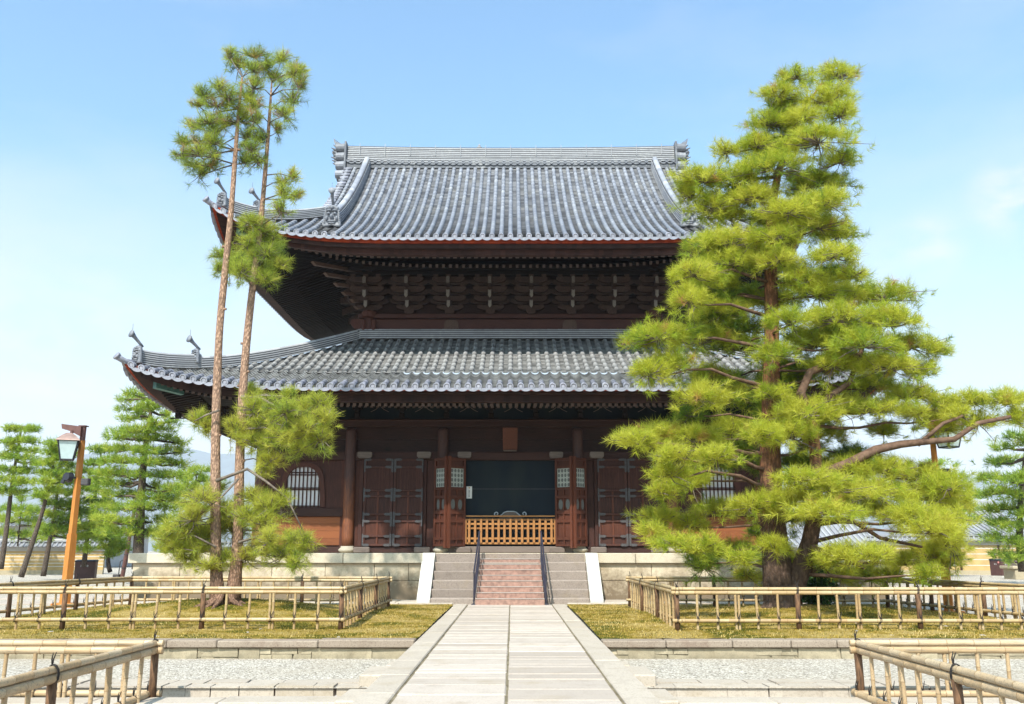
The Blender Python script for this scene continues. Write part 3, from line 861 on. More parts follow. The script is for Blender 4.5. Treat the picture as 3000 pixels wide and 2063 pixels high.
# -------- bell-shaped windows and their panels
def bell(cx, z0, z1, hw):
    P = []
    h = z1 - z0
    for k in range(25):
        t = k/24
        # half outline from the sill up to the pointed top
        if t < .5: q = t/.5; x = hw*(1 - .10*q*q*.9); z = z0 + h*.60*q
        else:
            a = (t-.5)/.5*math.pi/2; x = hw*.91*math.cos(a)**.75; z = z0 + h*.60 + h*.40*math.sin(a)**1.05
        P.append((x, z))
    return [(cx + x, z) for x, z in P] + [(cx - x, z) for x, z in reversed(P[:-1])]
def window_bay(sgn):
    xa, xb = X(598), X(771)
    if sgn > 0: xa, xb = -xb, -xa
    y0 = YF
    cx = sgn * -X(683.5); wz0, wz1 = zz(1149, y0+.05), zz(1058.5, y0+.05); hw = .66
    q = MB(); n = 11
    rim = bell(cx, wz0, wz1, hw)
    # board panel with a bell-shaped hole: fan between hole rim and the rectangle
    zb0, zb1 = zz(1152), zz(1042)
    V = []; Fc = []
    m = len(rim)
    for (x, z) in rim:
        dx, dz = x - cx, z - (wz0 + (wz1-wz0)*.5)
        k = max(abs(dx)/((xb-xa)/2 * (1 if True else 1)), abs(dz)/((zb1-zb0)/2))
        cxr, czr = (xa+xb)/2, (zb0+zb1)/2
        ang_x, ang_z = x - cxr, z - czr
        t = min(((xb-xa)/2)/abs(ang_x) if abs(ang_x) > 1e-6 else 1e9, ((zb1-zb0)/2)/abs(ang_z) if abs(ang_z) > 1e-6 else 1e9)
        V += [(x, y0+.06, z), (cxr + ang_x*t, y0+.06, czr + ang_z*t), (x, y0+.14, z)]
    for i in range(m):
        j = (i+1) % m
        Fc += [(i*3, j*3, j*3+1, i*3+1), (i*3, i*3+2, j*3+2, j*3)]
    q.add(V, Fc, .5)
    for (cx_, cz_) in ((xa, zb0), (xb, zb0), (xa, zb1), (xb, zb1)): pass
    q.box(xa, y0+.062, zb0, xb, y0+.064, zb0+.02, .5)
    q.box(xa-.0, y0+.145, zb0, xa+.9, y0+.16, zb1, .45); q.box(xb-.9, y0+.145, zb0, xb, y0+.16, zb1, .45); q.box(xa+.901, y0+.145, wz1-.1, xb-.901, y0+.16, zb1, .45)
    pan = obj('wall_panel', q, m_wood_v, hall)
    wn = MB(); out = bell(cx, wz0-.02, wz1+.16, hw+.19)
    V = []; 
    for (a, c) in zip(rim, out): V += [(a[0], y0+.0, a[1]), (c[0], y0+.0, c[1]), (a[0], y0+.058, a[1]), (c[0], y0+.058, c[1])]
    Fc = []
    for i in range(m-1):
        j = i+1; Fc += [(i*4, j*4, j*4+1, i*4+1), (i*4, i*4+2, j*4+2, j*4), (i*4+1, j*4+1, j*4+3, i*4+3)]
    wn.add(V, Fc, .7)
    win = obj('bell_window', wn, m_wood_v, hall)
    pp = MB(); pp.box(cx-hw-.05, y0+.12, wz0-.02, cx+hw+.05, y0+.13, wz1+.05); obj('paper_pane', pp, m_paper, win)
    lt = MB()
    def top_at(x):
        best = wz0
        for (a, c) in zip(rim[:-1], rim[1:]):
            lo, hi = min(a[0], c[0]), max(a[0], c[0])
            if lo <= x <= hi: best = max(best, a[1], c[1])
        return best
    for k in range(9):
        x = cx - hw + 2*hw*(k+.5)/9
        lt.box(x-.022, y0+.055, wz0, x+.022, y0+.09, top_at(x), .5)
    for f in (.02, .43, .47, .80, .86):
        z = wz0 + (wz1-wz0)*f
        hwz = hw if f < .6 else hw*.93*math.sqrt(max(.05, 1-((f-.6)/.4)**1.7))
        lt.box(cx-hwz, y0+.072, z-.02, cx+hwz, y0+.10, z+.02, .4)
    obj('window_lattice', lt, m_wood_v, win)
    q = MB(); q.box(xa-.1, y0-.04, zz(1170.6), xb+.1, y0+.14, zz(1152), .6, .012); obj('waist_rail', q, m_wood_h, hall)
    q = MB(); z0, z1 = zz(1236), zz(1171)
    for k in range(4): q.box(xa, y0+.05+.004*(k%2), z0+(z1-z0)*k/4, xb, y0+.12, z0+(z1-z0)*(k+1)/4-.006, random.uniform(.5,1))
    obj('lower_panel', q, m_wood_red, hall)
window_bay(-1); window_bay(1)
b = MB()
for s in (-1, 1):
    for p_, q_ in ((9.0, -X(598)), (-X(771), 5.8)):
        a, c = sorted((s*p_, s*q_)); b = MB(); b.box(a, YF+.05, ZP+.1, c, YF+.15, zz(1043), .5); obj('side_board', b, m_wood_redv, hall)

# plaque
b = MB()
x0, x1 = X(1140, 995, YC-.4), X(1172.5, 995, YC-.4)
za, zb_ = zat(1020, YC-.22), zat(970, YC-.55)
b.hexa([(x0, YC-.26, za), (x1, YC-.26, za), (x1, YC-.19, za), (x0, YC-.19, za), (x0-.01, YC-.62, zb_), (x1+.01, YC-.62, zb_), (x1+.01, YC-.55, zb_), (x0-.01, YC-.55, zb_)], .7)
plq = obj('plaque', b, m_wood_board, hall)
b = MB(); b.box(x0+.02, YC-.30, za-.05, x1-.02, YC-.18, za-.004, .5, .01); obj('plaque_ledge', b, m_wood_grey, plq)

# ================================================================ ROOFS
class Roof:
    def __init__(s, hx, hy, z0, a, b_, lift, D, gx=0.0, top=None, lp=5.9):
        s.hx, s.hy, s.z0, s.a, s.b, s.lift, s.D, s.gx, s.lp = hx, hy, z0, a, b_, lift, D, gx, lp
        s.top = top if top is not None else hy
    def z(s, u, d):
        e = max(0., 1 - max(u, 0)/s.hx)
        return s.z0 + s.a*d + s.b*d*d + s.lift * e**s.lp * max(0., 1 - d/s.D)**1.3
    def P(s, side, q, d, dz=0.):
        """q runs along the eave, d inwards"""
        if side in ('front', 'back'):
            u = s.hx - abs(q)
            y = CY - s.hy + d if side == 'front' else CY + s.hy - d
            return (q, y, s.z(u, d) + dz)
        u = s.hy - abs(q)
        x = -s.hx + d if side == 'left' else s.hx - d
        return (x, CY + q, s.z(u, d) + dz)
    def half(s, side): return s.hx if side in ('front', 'back') else s.hy
    def lim(s, side, d):
        h = s.half(side) - d
        if side in ('front', 'back') and s.gx: h = max(h, s.gx)
        return h
    def dmax(s, side):
        if side in ('front', 'back'): return s.top
        return s.hx - s.gx if s.gx else s.top
    def rowmax(s, side, q):
        dm = s.dmax(side)
        if side in ('front', 'back') and s.gx and abs(q) < s.gx: return dm
        return min(dm, s.half(side) - abs(q))

UP = Roof(11.25, CY-32.5, 12.98, .47, .0260, 1.32, 7.0, gx=7.95)
# ridge height check against the photo
zr = zat(376, CY)
UP.b = (zr - UP.z0 - UP.a*UP.hy)/UP.hy**2
LOHY = CY-30.5
LO = Roof(13.15, LOHY, zat(876, 30.5), .36, 0, .86, 6.0, top=YM-30.5-.1)
zl_top = zat(768, YM-.3)
LO.b = (zl_top - LO.z0 - LO.a*LO.top)/LO.top**2

def pan_sheet(rf, side, pitch, course, d0=0., d1=None, step=.03, dip=.045):
    b = MB(); dm = rf.dmax(side) if d1 is None else d1
    h = rf.half(side); n = int(h/pitch)
    qs = []
    for k in range(-n-1, n+1):
        for f, dd in ((0., 0.), (.3, -dip*.85), (.5, -dip), (.7, -dip*.85)): qs.append(((k+f)*pitch, dd))
    qs.append(((n+1)*pitch, 0))
    nc = max(2, int(round((dm-d0)/course)))
    rows = []
    for c in range(nc):
        a0 = d0 + (dm-d0)*c/nc; a1 = d0 + (dm-d0)*(c+1)/nc
        rows += [(max(-.05, a0-.035), step), (a1+.03, 0.)]
    V = []; nq = len(qs)
    for (d, st) in rows:
        l = rf.lim(side, d)
        for (q, dd) in qs:
            qc = max(-l, min(l, q)); V.append(rf.P(side, qc, d, dd + st))
    Fc = []; T = []
    for r in range(len(rows)-1):
        for i in range(nq-1):
            Fc.append((r*nq+i, r*nq+i+1, (r+1)*nq+i+1, (r+1)*nq+i)); 
    kk = rng.random((len(rows)//2+1, nq//4+2))
    for r in range(len(rows)-1):
        for i in range(nq-1): T.append(kk[r//2, i//4])
    b.add(V, Fc, T)
    return b
def cover_rows(rf, side, pitch, rad, tl, d0, dtop=None, margin=.15, lift=.0, tmin=.0, tmax=1.):
    b = MB(); h = rf.half(side); n = int((h-.15)/pitch)
    seg = 6
    ang = [math.pi*k/seg for k in range(seg+1)]
    for k in range(-n, n+1):
        q = k*pitch
        if rf.gx and side in ('front','back') and abs(abs(q) - KX) < .30: continue
        dm = rf.rowmax(side, q) - margin
        if dtop is not None: dm = min(dm, dtop)
        d = d0; tb = rng.random()
        while d < dm - .05:
            e = min(dm, d + tl*(.9+.2*rng.random()))
            V = []
            for (dd, r) in ((d, rad), (e+.01, rad*.955)):
                for a in ang:
                    dq, dz = math.cos(a)*r, math.sin(a)*r*1.05
                    V.append(rf.P(side, q+dq, dd, dz + lift))
            t = min(1, max(0, .30*tb + .62*rng.random()**1.6 + .08))
            b.add(V, [(i, i+1, seg+1+i+1, seg+1+i) for i in range(seg)] + [tuple(range(seg+1))], tmin + t*(tmax-tmin))
            d = e
    return b
def eave_tiles(rf, side, pitch, rad):
    """round end discs with a raised rim, and the drooping lips of the pan tiles between them"""
    b = MB(); h = rf.half(side); n = int((h-.15)/pitch); s = 16
    for k in range(-n, n+1):
        q = k*pitch; t = rng.random()
        for (r0, r1, o0, o1) in ((0, rad*.55, -.035, -.035), (rad*.55, rad*.62, -.035, -.012), (rad*.62, rad*.75, -.012, -.03), (rad*.75, rad*.82, -.03, -.055), (rad*.82, rad*1.08, -.055, -.055), (rad*1.08, rad*1.08, -.055, .05)):
            V = []
            for i in range(s):
                a = 2*math.pi*i/s
                V.append(rf.P(side, q + math.cos(a)*r0, o0, math.sin(a)*r0 + .015)); 
            for i in range(s):
                a = 2*math.pi*i/s
                V.append(rf.P(side, q + math.cos(a)*r1, o1, math.sin(a)*r1 + .015))
            b.add(V, [(i, (i+1) % s, s+(i+1) % s, s+i) for i in range(s)], .25 + .5*t if r0 < rad*.6 or r0 > rad*.8 else .1)
    for k in range(-n, n):
        c = (k+.5)*pitch; m = 8
        for (o, up, dn) in ((-.05, -.03, .055), (-.02, -.0, .03)):
            V = []
            for i in range(m+1):
                f = i/m*2-1; qq = c + f*pitch*.5
                sag = (1-f*f)
                V.append(rf.P(side, qq, o, up - .035*sag)); V.append(rf.P(side, qq, o, up - .05 - dn*sag*1.1 - .02))
            for i in range(m+1):
                f = i/m*2-1; V.append(rf.P(side, c + f*pitch*.5, o+.09, up-.06-dn*(1-f*f)))
            Fc = [(2*i, 2*i+2, 2*i+3, 2*i+1) for i in range(m)] + [(2*i+1, 2*i+3, 2*(m+1)+i+1, 2*(m+1)+i) for i in range(m)]
            b.add(V, Fc, .35 + .4*rng.random())
    return b
def sweep(b, rf, side, prof, ins=0., tint=.5, n=90, qmin=None):
    """board following the curved eave: prof = closed outline of (inset, dz)"""
    h = rf.half(side); m = len(prof); V = []; T = []
    ts = [math.sin(i/n*math.pi/2) for i in range(n+1)]
    ts = [-t for t in reversed(ts[1:])] + ts
    for t in ts:
        for (e, dz) in prof:
            q = t*(h - e); p = rf.P(side, q, 0.0, dz)
            u = h - abs(q); zz_ = rf.z0 + rf.lift*max(0., 1-max(0,u-e)/rf.hx)**rf.lp + dz
            if side in ('front','back'): V.append((q, CY + (-1 if side == 'front' else 1)*(rf.hy - e), zz_))
            else: V.append(((-1 if side == 'left' else 1)*(rf.hx - e), CY + q, zz_))
    Fc = []
    L_ = len(ts)
    for i in range(L_-1):
        tt = random.uniform(-.22,.22)
        for k in range(m):
            k2 = (k+1) % m; Fc.append((i*m+k, i*m+k2, (i+1)*m+k2, (i+1)*m+k)); T.append(min(1,max(0,tint+tt)))
    b.add(V, Fc, T)
def rect(e0, e1, z0, z1): return [(e0, z0), (e0, z1), (e1, z1), (e1, z0)]
SIDES = ('front', 'left', 'right', 'back')
KX = 7.02          # where the descending ridges run

# ---------------------------------------------------------------- layered ridges
def layered_ridge(b, bd, path, w0, h, layers, cap_r, up=Vector((0,0,1))):
    """stacked flat ridge tiles along a path with a round cap course; alternating light lips and dark recesses"""
    pts = [Vector(p) for p in path]; m = len(pts)
    lat = []
    for i in range(m):
        d = pts[min(m-1,i+1)] - pts[max(0,i-1)]; l = d.cross(up); l.z = 0
        lat.append(l.normalized())
    lh = h/layers
    for k in range(layers):
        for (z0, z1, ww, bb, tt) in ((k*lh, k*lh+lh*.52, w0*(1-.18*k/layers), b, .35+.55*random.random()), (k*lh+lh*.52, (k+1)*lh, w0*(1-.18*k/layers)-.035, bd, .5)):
            V = []
            for i in range(m):
                for (s_, z) in ((-1, z0), (-1, z1), (1, z1), (1, z0)):
                    V.append(tuple(pts[i] + lat[i]*s_*ww/2 + up*z))
            Fc = []
            for i in range(m-1):
                for q in range(4):
                    q2 = (q+1) % 4; Fc.append((i*4+q, i*4+q2, (i+1)*4+q2, (i+1)*4+q))
            Fc += [(3,2,1,0), tuple((m-1)*4+q for q in range(4))]
            T = []
            for i in range(m-1):
                t = min(1, max(0, tt + random.uniform(-.15,.15)))
                T += [t]*4
            bb.add(V, Fc, T + [tt, tt])
    # round cap tiles, one at a time
    for i in range(m-1):
        a, c = pts[i] + up*h, pts[i+1] + up*h
        nseg = max(1, int((c-a).length/.33)); seg = 8
        for s_ in range(nseg):
            A = a.lerp(c, s_/nseg); B_ = a.lerp(c, (s_+1)/nseg)
            V = []
            for (p, r) in ((A, cap_r), (B_, cap_r*.93)):
                for k in range(seg+1):
                    an = math.pi*k/seg
                    V.append(tuple(p + lat[i]*math.cos(an)*r + up*math.sin(an)*r*.9))
            b.add(V, [(k, k+1, seg+2+k, seg+1+k) for k in range(seg)] + [tuple(range(seg+1))], random.uniform(.3,1))

def demon_tile(name, parent, loc, face, wd, ht, mat, horn=True):
    """ridge-end tile: shield with a moulded mask, side curls, and a round tile rising on a neck behind it"""
    q = MB(); fx = Vector(face).normalized(); rt = Vector((fx.y, -fx.x, 0)) * -1
    def P(u, z, o): p = Vector(loc) + rt*u*wd + Vector((0,0,z*ht)) + fx*o*wd; return tuple(p)
    out = [(-.50,0),(-.52,.12),(-.46,.3),(-.45,.62),(-.36,.86),(-.18,.98),(0,1.0),(.18,.98),(.36,.86),(.45,.62),(.46,.3),(.52,.12),(.50,0),(.2,.02),(0,.09),(-.2,.02)]
    n = len(out)
    V = [P(u,z,.0) for u,z in out] + [P(u,z,.16) for u,z in out] + [P(u*.84,z*.88+.06,.24) for u,z in out] + [P(u*.74,z*.78+.10,.17) for u,z in out]
    Fc = [tuple(range(n-1,-1,-1))]
    for r in range(3):
        for i in range(n): Fc.append((r*n+i, r*n+(i+1)%n, (r+1)*n+(i+1)%n, (r+1)*n+i))
    Fc.append(tuple(3*n+i for i in range(n)))
    q.add(V, Fc, .5)
    def blob(u, z, o, ru, rz, ro, t=.6, nn=8):
        VV = []; 
        for i in range(5):
            a = math.pi*i/4/2
            for k in range(nn):
                an = 2*math.pi*k/nn
                VV.append(P(u + ru*math.cos(a)*math.cos(an), z + rz*math.cos(a)*math.sin(an), o + ro*math.sin(a)))
        FF = [(r*nn+k, r*nn+(k+1)%nn, (r+1)*nn+(k+1)%nn, (r+1)*nn+k) for r in range(4) for k in range(nn)]
        q.add(VV, FF, t)
    blob(0,.45,.17,.11,.14,.24,.55); blob(-.17,.60,.17,.10,.07,.16,.7); blob(.17,.60,.17,.10,.07,.16,.7)     # nose, eyes
    blob(-.16,.73,.17,.17,.06,.17,.45); blob(.16,.73,.17,.17,.06,.17,.45)                                     # brows
    blob(0,.25,.17,.26,.07,.15,.4); blob(0,.17,.17,.22,.05,.12,.6); blob(-.27,.38,.17,.08,.12,.16,.6); blob(.27,.38,.17,.08,.12,.16,.6)
    blob(-.30,.84,.15,.07,.10,.14,.7); blob(.30,.84,.15,.07,.10,.14,.7); blob(0,.86,.17,.09,.09,.14,.5)
    for k in range(6):
        for sg in (-1,1): blob(sg*.41, .2+.1*k, .2, .035, .035, .06, .8, 6)
    o = obj(name, q, mat, parent, True)
    if horn:
        h = MB(); b0 = Vector(loc) + Vector((0,0,ht*.95)) - fx*.1
        pts = [b0 + Vector((0,0,.0)), b0 + fx*.12 + Vector((0,0,ht*.20)), b0 + fx*.28 + Vector((0,0,ht*.42)), b0 + fx*.40 + Vector((0,0,ht*.60))]
        h.tube([tuple(p) for p in pts], [.055,.05,.06,.09], 10, True, .5)
        d = (pts[-1]-pts[-2]).normalized(); c = pts[-1]
        h.tube([tuple(c), tuple(c + fx*.06 + Vector((0,0,.015)))], [.125,.135], 16, True, .6)
        h.tube([tuple(c + Vector((0,0,.1))), tuple(c + Vector((0,0,.36)))], .007, 4, True, .1)
        obj('neck_tile', h, mat, parent, True)
    return o

# ---------------------------------------------------------------- upper roof
PU = .345
up = obj('upper_roof', pan_sheet(UP, 'front', PU, .17), m_tile_base, hall)
for sd_ in ('left', 'right', 'back'):
    obj('roof_slope', pan_sheet(UP, sd_, PU, .34), m_tile_base, up)
for sd_ in SIDES:
    obj('cover_tiles', cover_rows(UP, sd_, PU, .094, .36 if sd_ == 'front' else .7, -.03, tmin=.08, tmax=.92), m_tile_up, up, True)
    obj('eave_tiles', eave_tiles(UP, sd_, PU, .098), m_tile_eave, up)
# main ridge
zrid = UP.z(UP.hx, UP.hy)
def ridge_z(x): return .10*(abs(x)/8)**2.2
b = MB(); bd = MB()
path_ = [(x, CY, zrid + .06 + ridge_z(x)) for x in np.linspace(-8.0, 8.0, 33)]
layered_ridge(b, bd, path_, .56, .80, 8, .10)
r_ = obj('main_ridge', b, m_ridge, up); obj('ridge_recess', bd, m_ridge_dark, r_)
b = MB()
for k in range(-24, 25):                              # row of discs under the ridge
    x = k*.33; y = CY-.40; z = zrid + .02 + ridge_z(x); s_ = 14
    for (r0, r1, o0, o1, t) in ((0,.06,.02,.02,.3),(.06,.066,.02,0,.2),(.066,.085,0,0,.7),(.085,.085,0,.25,.5)):
        V = [(x+math.cos(2*math.pi*i/s_)*r0, y+o0, z+math.sin(2*math.pi*i/s_)*r0) for i in range(s_)] + [(x+math.cos(2*math.pi*i/s_)*r1, y+o1, z+math.sin(2*math.pi*i/s_)*r1) for i in range(s_)]
        b.add(V, [(i,(i+1)%s_,s_+(i+1)%s_,s_+i) for i in range(s_)], t)
    V = []
    for i in range(7):
        f = i/6*2-1; V += [(x+.165+f*.16, y+.03, z-.03-.04*(1-f*f)), (x+.165+f*.16, y+.03, z-.10-.05*(1-f*f))]
    b.add(V, [(2*i,2*i+2,2*i+3,2*i+1) for i in range(6)], .3)
b.box(-8, CY-.32, zrid-.25, 8, CY+.32, zrid+.06, .1)
obj('ridge_discs', b, m_orn, r_)
for k in range(-6, 7):                                # copper straps over the ridge
    x = k*1.23; z = zrid + ridge_z(x); b = MB()
    b.box(x-.014, CY-.31, z+.40, x+.014, CY-.295, z+.95, .5); obj('ridge_strap', b, m_ridge, r_)
b = MB(); b.lathe([(.12, zrid+.85), (.13, zrid+.97), (.05, zrid+1.0), (.06, zrid+1.08), (.0, zrid+1.16)], -1.55, CY, 10)
obj('finial', b, m_ridge, r_)
for s in (-1, 1):                                     # ridge-end ornament: stacked drums, mask and a spiky fin facing outwards
    q = MB(); x0 = s*8.02; zb_ = zrid + .12
    q.box(min(x0, x0+s*.10), CY-.46, zb_-.85, max(x0, x0+s*.10), CY+.46, zb_+1.0, .3, .03)
    for k in range(4):
        zc_ = zb_+.72-.46*k; q.tube([(x0+s*.1, CY-.20, zc_), (x0+s*.52, CY-.20, zc_)], [.23,.20], 12, True, .4+.15*k)
        q.tube([(x0+s*.1, CY+.20, zc_), (x0+s*.52, CY+.20, zc_)], [.23,.20], 12, True, .5)
    ol = [(.1,-.6),(.55,-.35),(.62,-.05),(.80,.10),(.72,.2),(.86,.42),(.74,.48),(.93,.72),(.76,.78),(.88,.98),(.70,1.0),(.72,1.2),(.80,1.42),(.86,1.78),(.72,1.52),(.55,1.42),(.35,1.34),(.1,1.35)]
    q.prism([(x0+s*a*.82, zb_+c*.72) for a, c in ol], 'y', CY-.17, CY+.17, .4)
    for k in range(7): q.tube([(x0+s*.5, CY-.2, zb_-.15+.15*k), (x0+s*(.68+.05*(k%3)), CY-.24, zb_-.08+.16*k)], [.07,.02], 6, True, .3)
    q.tube([(x0+s*.1, CY, zb_+.96), (x0+s*.4, CY, zb_+1.06), (x0+s*.72, CY, zb_+1.30)], .014, 5, True, .2)
    obj('ridge_end', q, m_orn, up)
# descending ridges, corner ridges
for s in (-1, 1):
    pth = []
    for d in np.linspace(UP.hy-.35, 2.0, 26):
        p = UP.P('front', s*KX, d); pth.append((p[0], p[1], p[2]+.04))
    b = MB(); bd = MB(); layered_ridge(b, bd, pth, .42, .50, 5, .13)
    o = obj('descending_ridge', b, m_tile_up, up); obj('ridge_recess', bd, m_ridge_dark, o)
    p = UP.P('front', s*KX, 1.9)
    demon_tile('demon_tile', up, (p[0], p[1], p[2]-.04), (0,-1,0), .72, .92, m_orn)
    pth = []
    for d in np.linspace(UP.hx-UP.gx+.3, .38, 22):
        z = UP.z(d, d); pth.append((s*(UP.hx-d), CY-UP.hy+d, z+.05))
    mid = 14
    for (p_, h_, w_) in ((pth[:mid+1], .36, .38), (pth[mid:], .40, .34)):
        b = MB(); bd = MB(); layered_ridge(b, bd, p_, w_, h_, 5, .10)
        o = obj('corner_ridge', b, m_ridge, up); obj('ridge_recess', bd, m_ridge_dark, o)
    f = (s*.75, -1, 0)
    demon_tile('demon_tile', up, pth[-1], f, .54, .64, m_orn)
    p = pth[mid]; demon_tile('demon_tile', up, (p[0]+s*.05, p[1]-.05, p[2]+.22), f, .42, .52, m_orn)
    q = MB(); P0 = Vector((s*(UP.hx-.35), CY-UP.hy+.35, UP.z(.35,.35)+.05)); f_ = Vector((s,-1,0)).normalized()
    pts = [P0, P0 + f_*.35 + Vector((0,0,.03)), P0 + f_*.50 + Vector((0,0,.08)), P0 + f_*.62 + Vector((0,0,.16))]
    q.tube([tuple(a) for a in pts], [.10,.10,.10,.12], 12, True, .6); q.tube([tuple(pts[-1]), tuple(pts[-1]+f_*.06+Vector((0,0,.04)))], [.135,.14], 14, True, .5)
    obj('corner_tile', q, m_tile_eave, up, True)
    # gable end: verge tiles, barge board, boarded triangle
    q = MB()
    for d in np.arange(3.4, UP.hy-.2, .30):
        p = UP.P('front', s*UP.gx, d); q.tube([(p[0]-s*.25, p[1], p[2]+.05), (p[0]+s*.14, p[1]-.02, p[2]+.02)], .085, 8, True, random.random())
    obj('verge_tiles', q, m_tile_eave, up, True)
    q = MB(); pf = [UP.P('front', s*UP.gx, d) for d in np.linspace(3.3, UP.hy, 14)]; pb = [UP.P('back', s*UP.gx, d) for d in np.linspace(UP.hy, 3.3, 14)]
    allp = pf + pb
    for a, c in zip(allp[:-1], allp[1:]):
        xx0, xx1 = sorted((s*(UP.gx-.10), s*(UP.gx-.02)))
        q.hexa([(xx0,a[1],a[2]-.55),(xx0,c[1],c[2]-.55),(xx1,c[1],c[2]-.55),(xx1,a[1],a[2]-.55),(xx0,a[1],a[2]-.05),(xx0,c[1],c[2]-.05),(xx1,c[1],c[2]-.05),(xx1,a[1],a[2]-.05)], .5)
    obj('barge_board', q, m_wood_v, up)
    q = MB(); xw = s*(UP.gx-.8)
    q.add([(xw, p[1], p[2]-.1) for p in allp] + [(xw, pb[-1][1], pf[0][2]-.6), (xw, pf[0][1], pf[0][2]-.6)], [tuple(range(len(allp)+2))])
    obj('gable_wall', q, m_wood_v, up)

# ---------------------------------------------------------------- lower roof
PL = .355
DT = 2.35           # cover tiles stop here; below it the pan courses lie open in waves
low = obj('lower_roof', pan_sheet(LO, 'front', PL, .20, DT), m_tile_lowbase, hall)
for sd_ in SIDES:
    if sd_ != 'front': obj('roof_slope', pan_sheet(LO, sd_, PL, .36, DT), m_tile_lowbase, low)
    obj('wave_tiles', pan_sheet(LO, sd_, PL, .22 if sd_ in ('front','left') else .4, .0, DT, .085, .10), m_tile_low, low)
    obj('cover_tiles', cover_rows(LO, sd_, PL, .098, .55 if sd_ == 'front' else 1.0, DT, tmin=.42, tmax=.66), m_tile_low, low, True)
    obj('eave_cover', cover_rows(LO, sd_, PL, .095, .33, -.03, .78), m_tile_eave, low, True)
    obj('eave_tiles', eave_tiles(LO, sd_, PL, .105), m_tile_eave, low)
b = MB(); bd = MB()
ytop = CY-LO.hy+LO.top
xt = LO.hx-LO.top
layered_ridge(b, bd, [(x, ytop-.05, LO.z(LO.hx, LO.top)+.02) for x in np.linspace(-xt-.1, xt+.1, 30)], .40, .34, 4, .10)
o = obj('wall_ridge', b, m_ridge, low); obj('ridge_recess', bd, m_ridge_dark, o)
b = MB(); bd = MB()
for s in (-1, 1): layered_ridge(b, bd, [(s*(xt+.0), y, LO.z(LO.hx, LO.top)+.02) for y in np.linspace(ytop, 2*CY-ytop, 16)], .40, .34, 4, .10)
o = obj('wall_ridge', b, m_ridge, low); obj('ridge_recess', bd, m_ridge_dark, o)
for s in (-1, 1):
    pth = []
    for d in np.linspace(LO.top, .42, 30): pth.append((s*(LO.hx-d), CY-LO.hy+d, LO.z(d, d)+.05))
    mid = 22
    for (p_, h_, w_, n_) in ((pth[:mid+1], .34, .38, 4), (pth[mid:], .44, .34, 6)):
        b = MB(); bd = MB(); layered_ridge(b, bd, p_, w_, h_, n_, .10)
        o = obj('corner_ridge', b, m_ridge, low); obj('ridge_recess', bd, m_ridge_dark, o)
    f = (s*.9, -1, 0)
    demon_tile('demon_tile', low, (pth[-1][0], pth[-1][1], pth[-1][2]-.02), f, .56, .66, m_orn)
    p = pth[mid]; demon_tile('demon_tile', low, (p[0]+s*.10, p[1]-.10, p[2]+.14), f, .46, .55, m_orn)
    q = MB(); P0 = Vector((s*(LO.hx-.35), CY-LO.hy+.35, LO.z(.35,.35)+.05)); f_ = Vector((s,-1,0)).normalized()
    pts = [P0, P0 + f_*.35 + Vector((0,0,.03)), P0 + f_*.50 + Vector((0,0,.08)), P0 + f_*.62 + Vector((0,0,.15))]
    q.tube([tuple(a) for a in pts], [.10,.10,.10,.12], 12, True, .6); q.tube([tuple(pts[-1]), tuple(pts[-1]+f_*.06+Vector((0,0,.04)))], [.135,.14], 14, True, .5)
    obj('corner_tile', q, m_tile_eave, low, True)

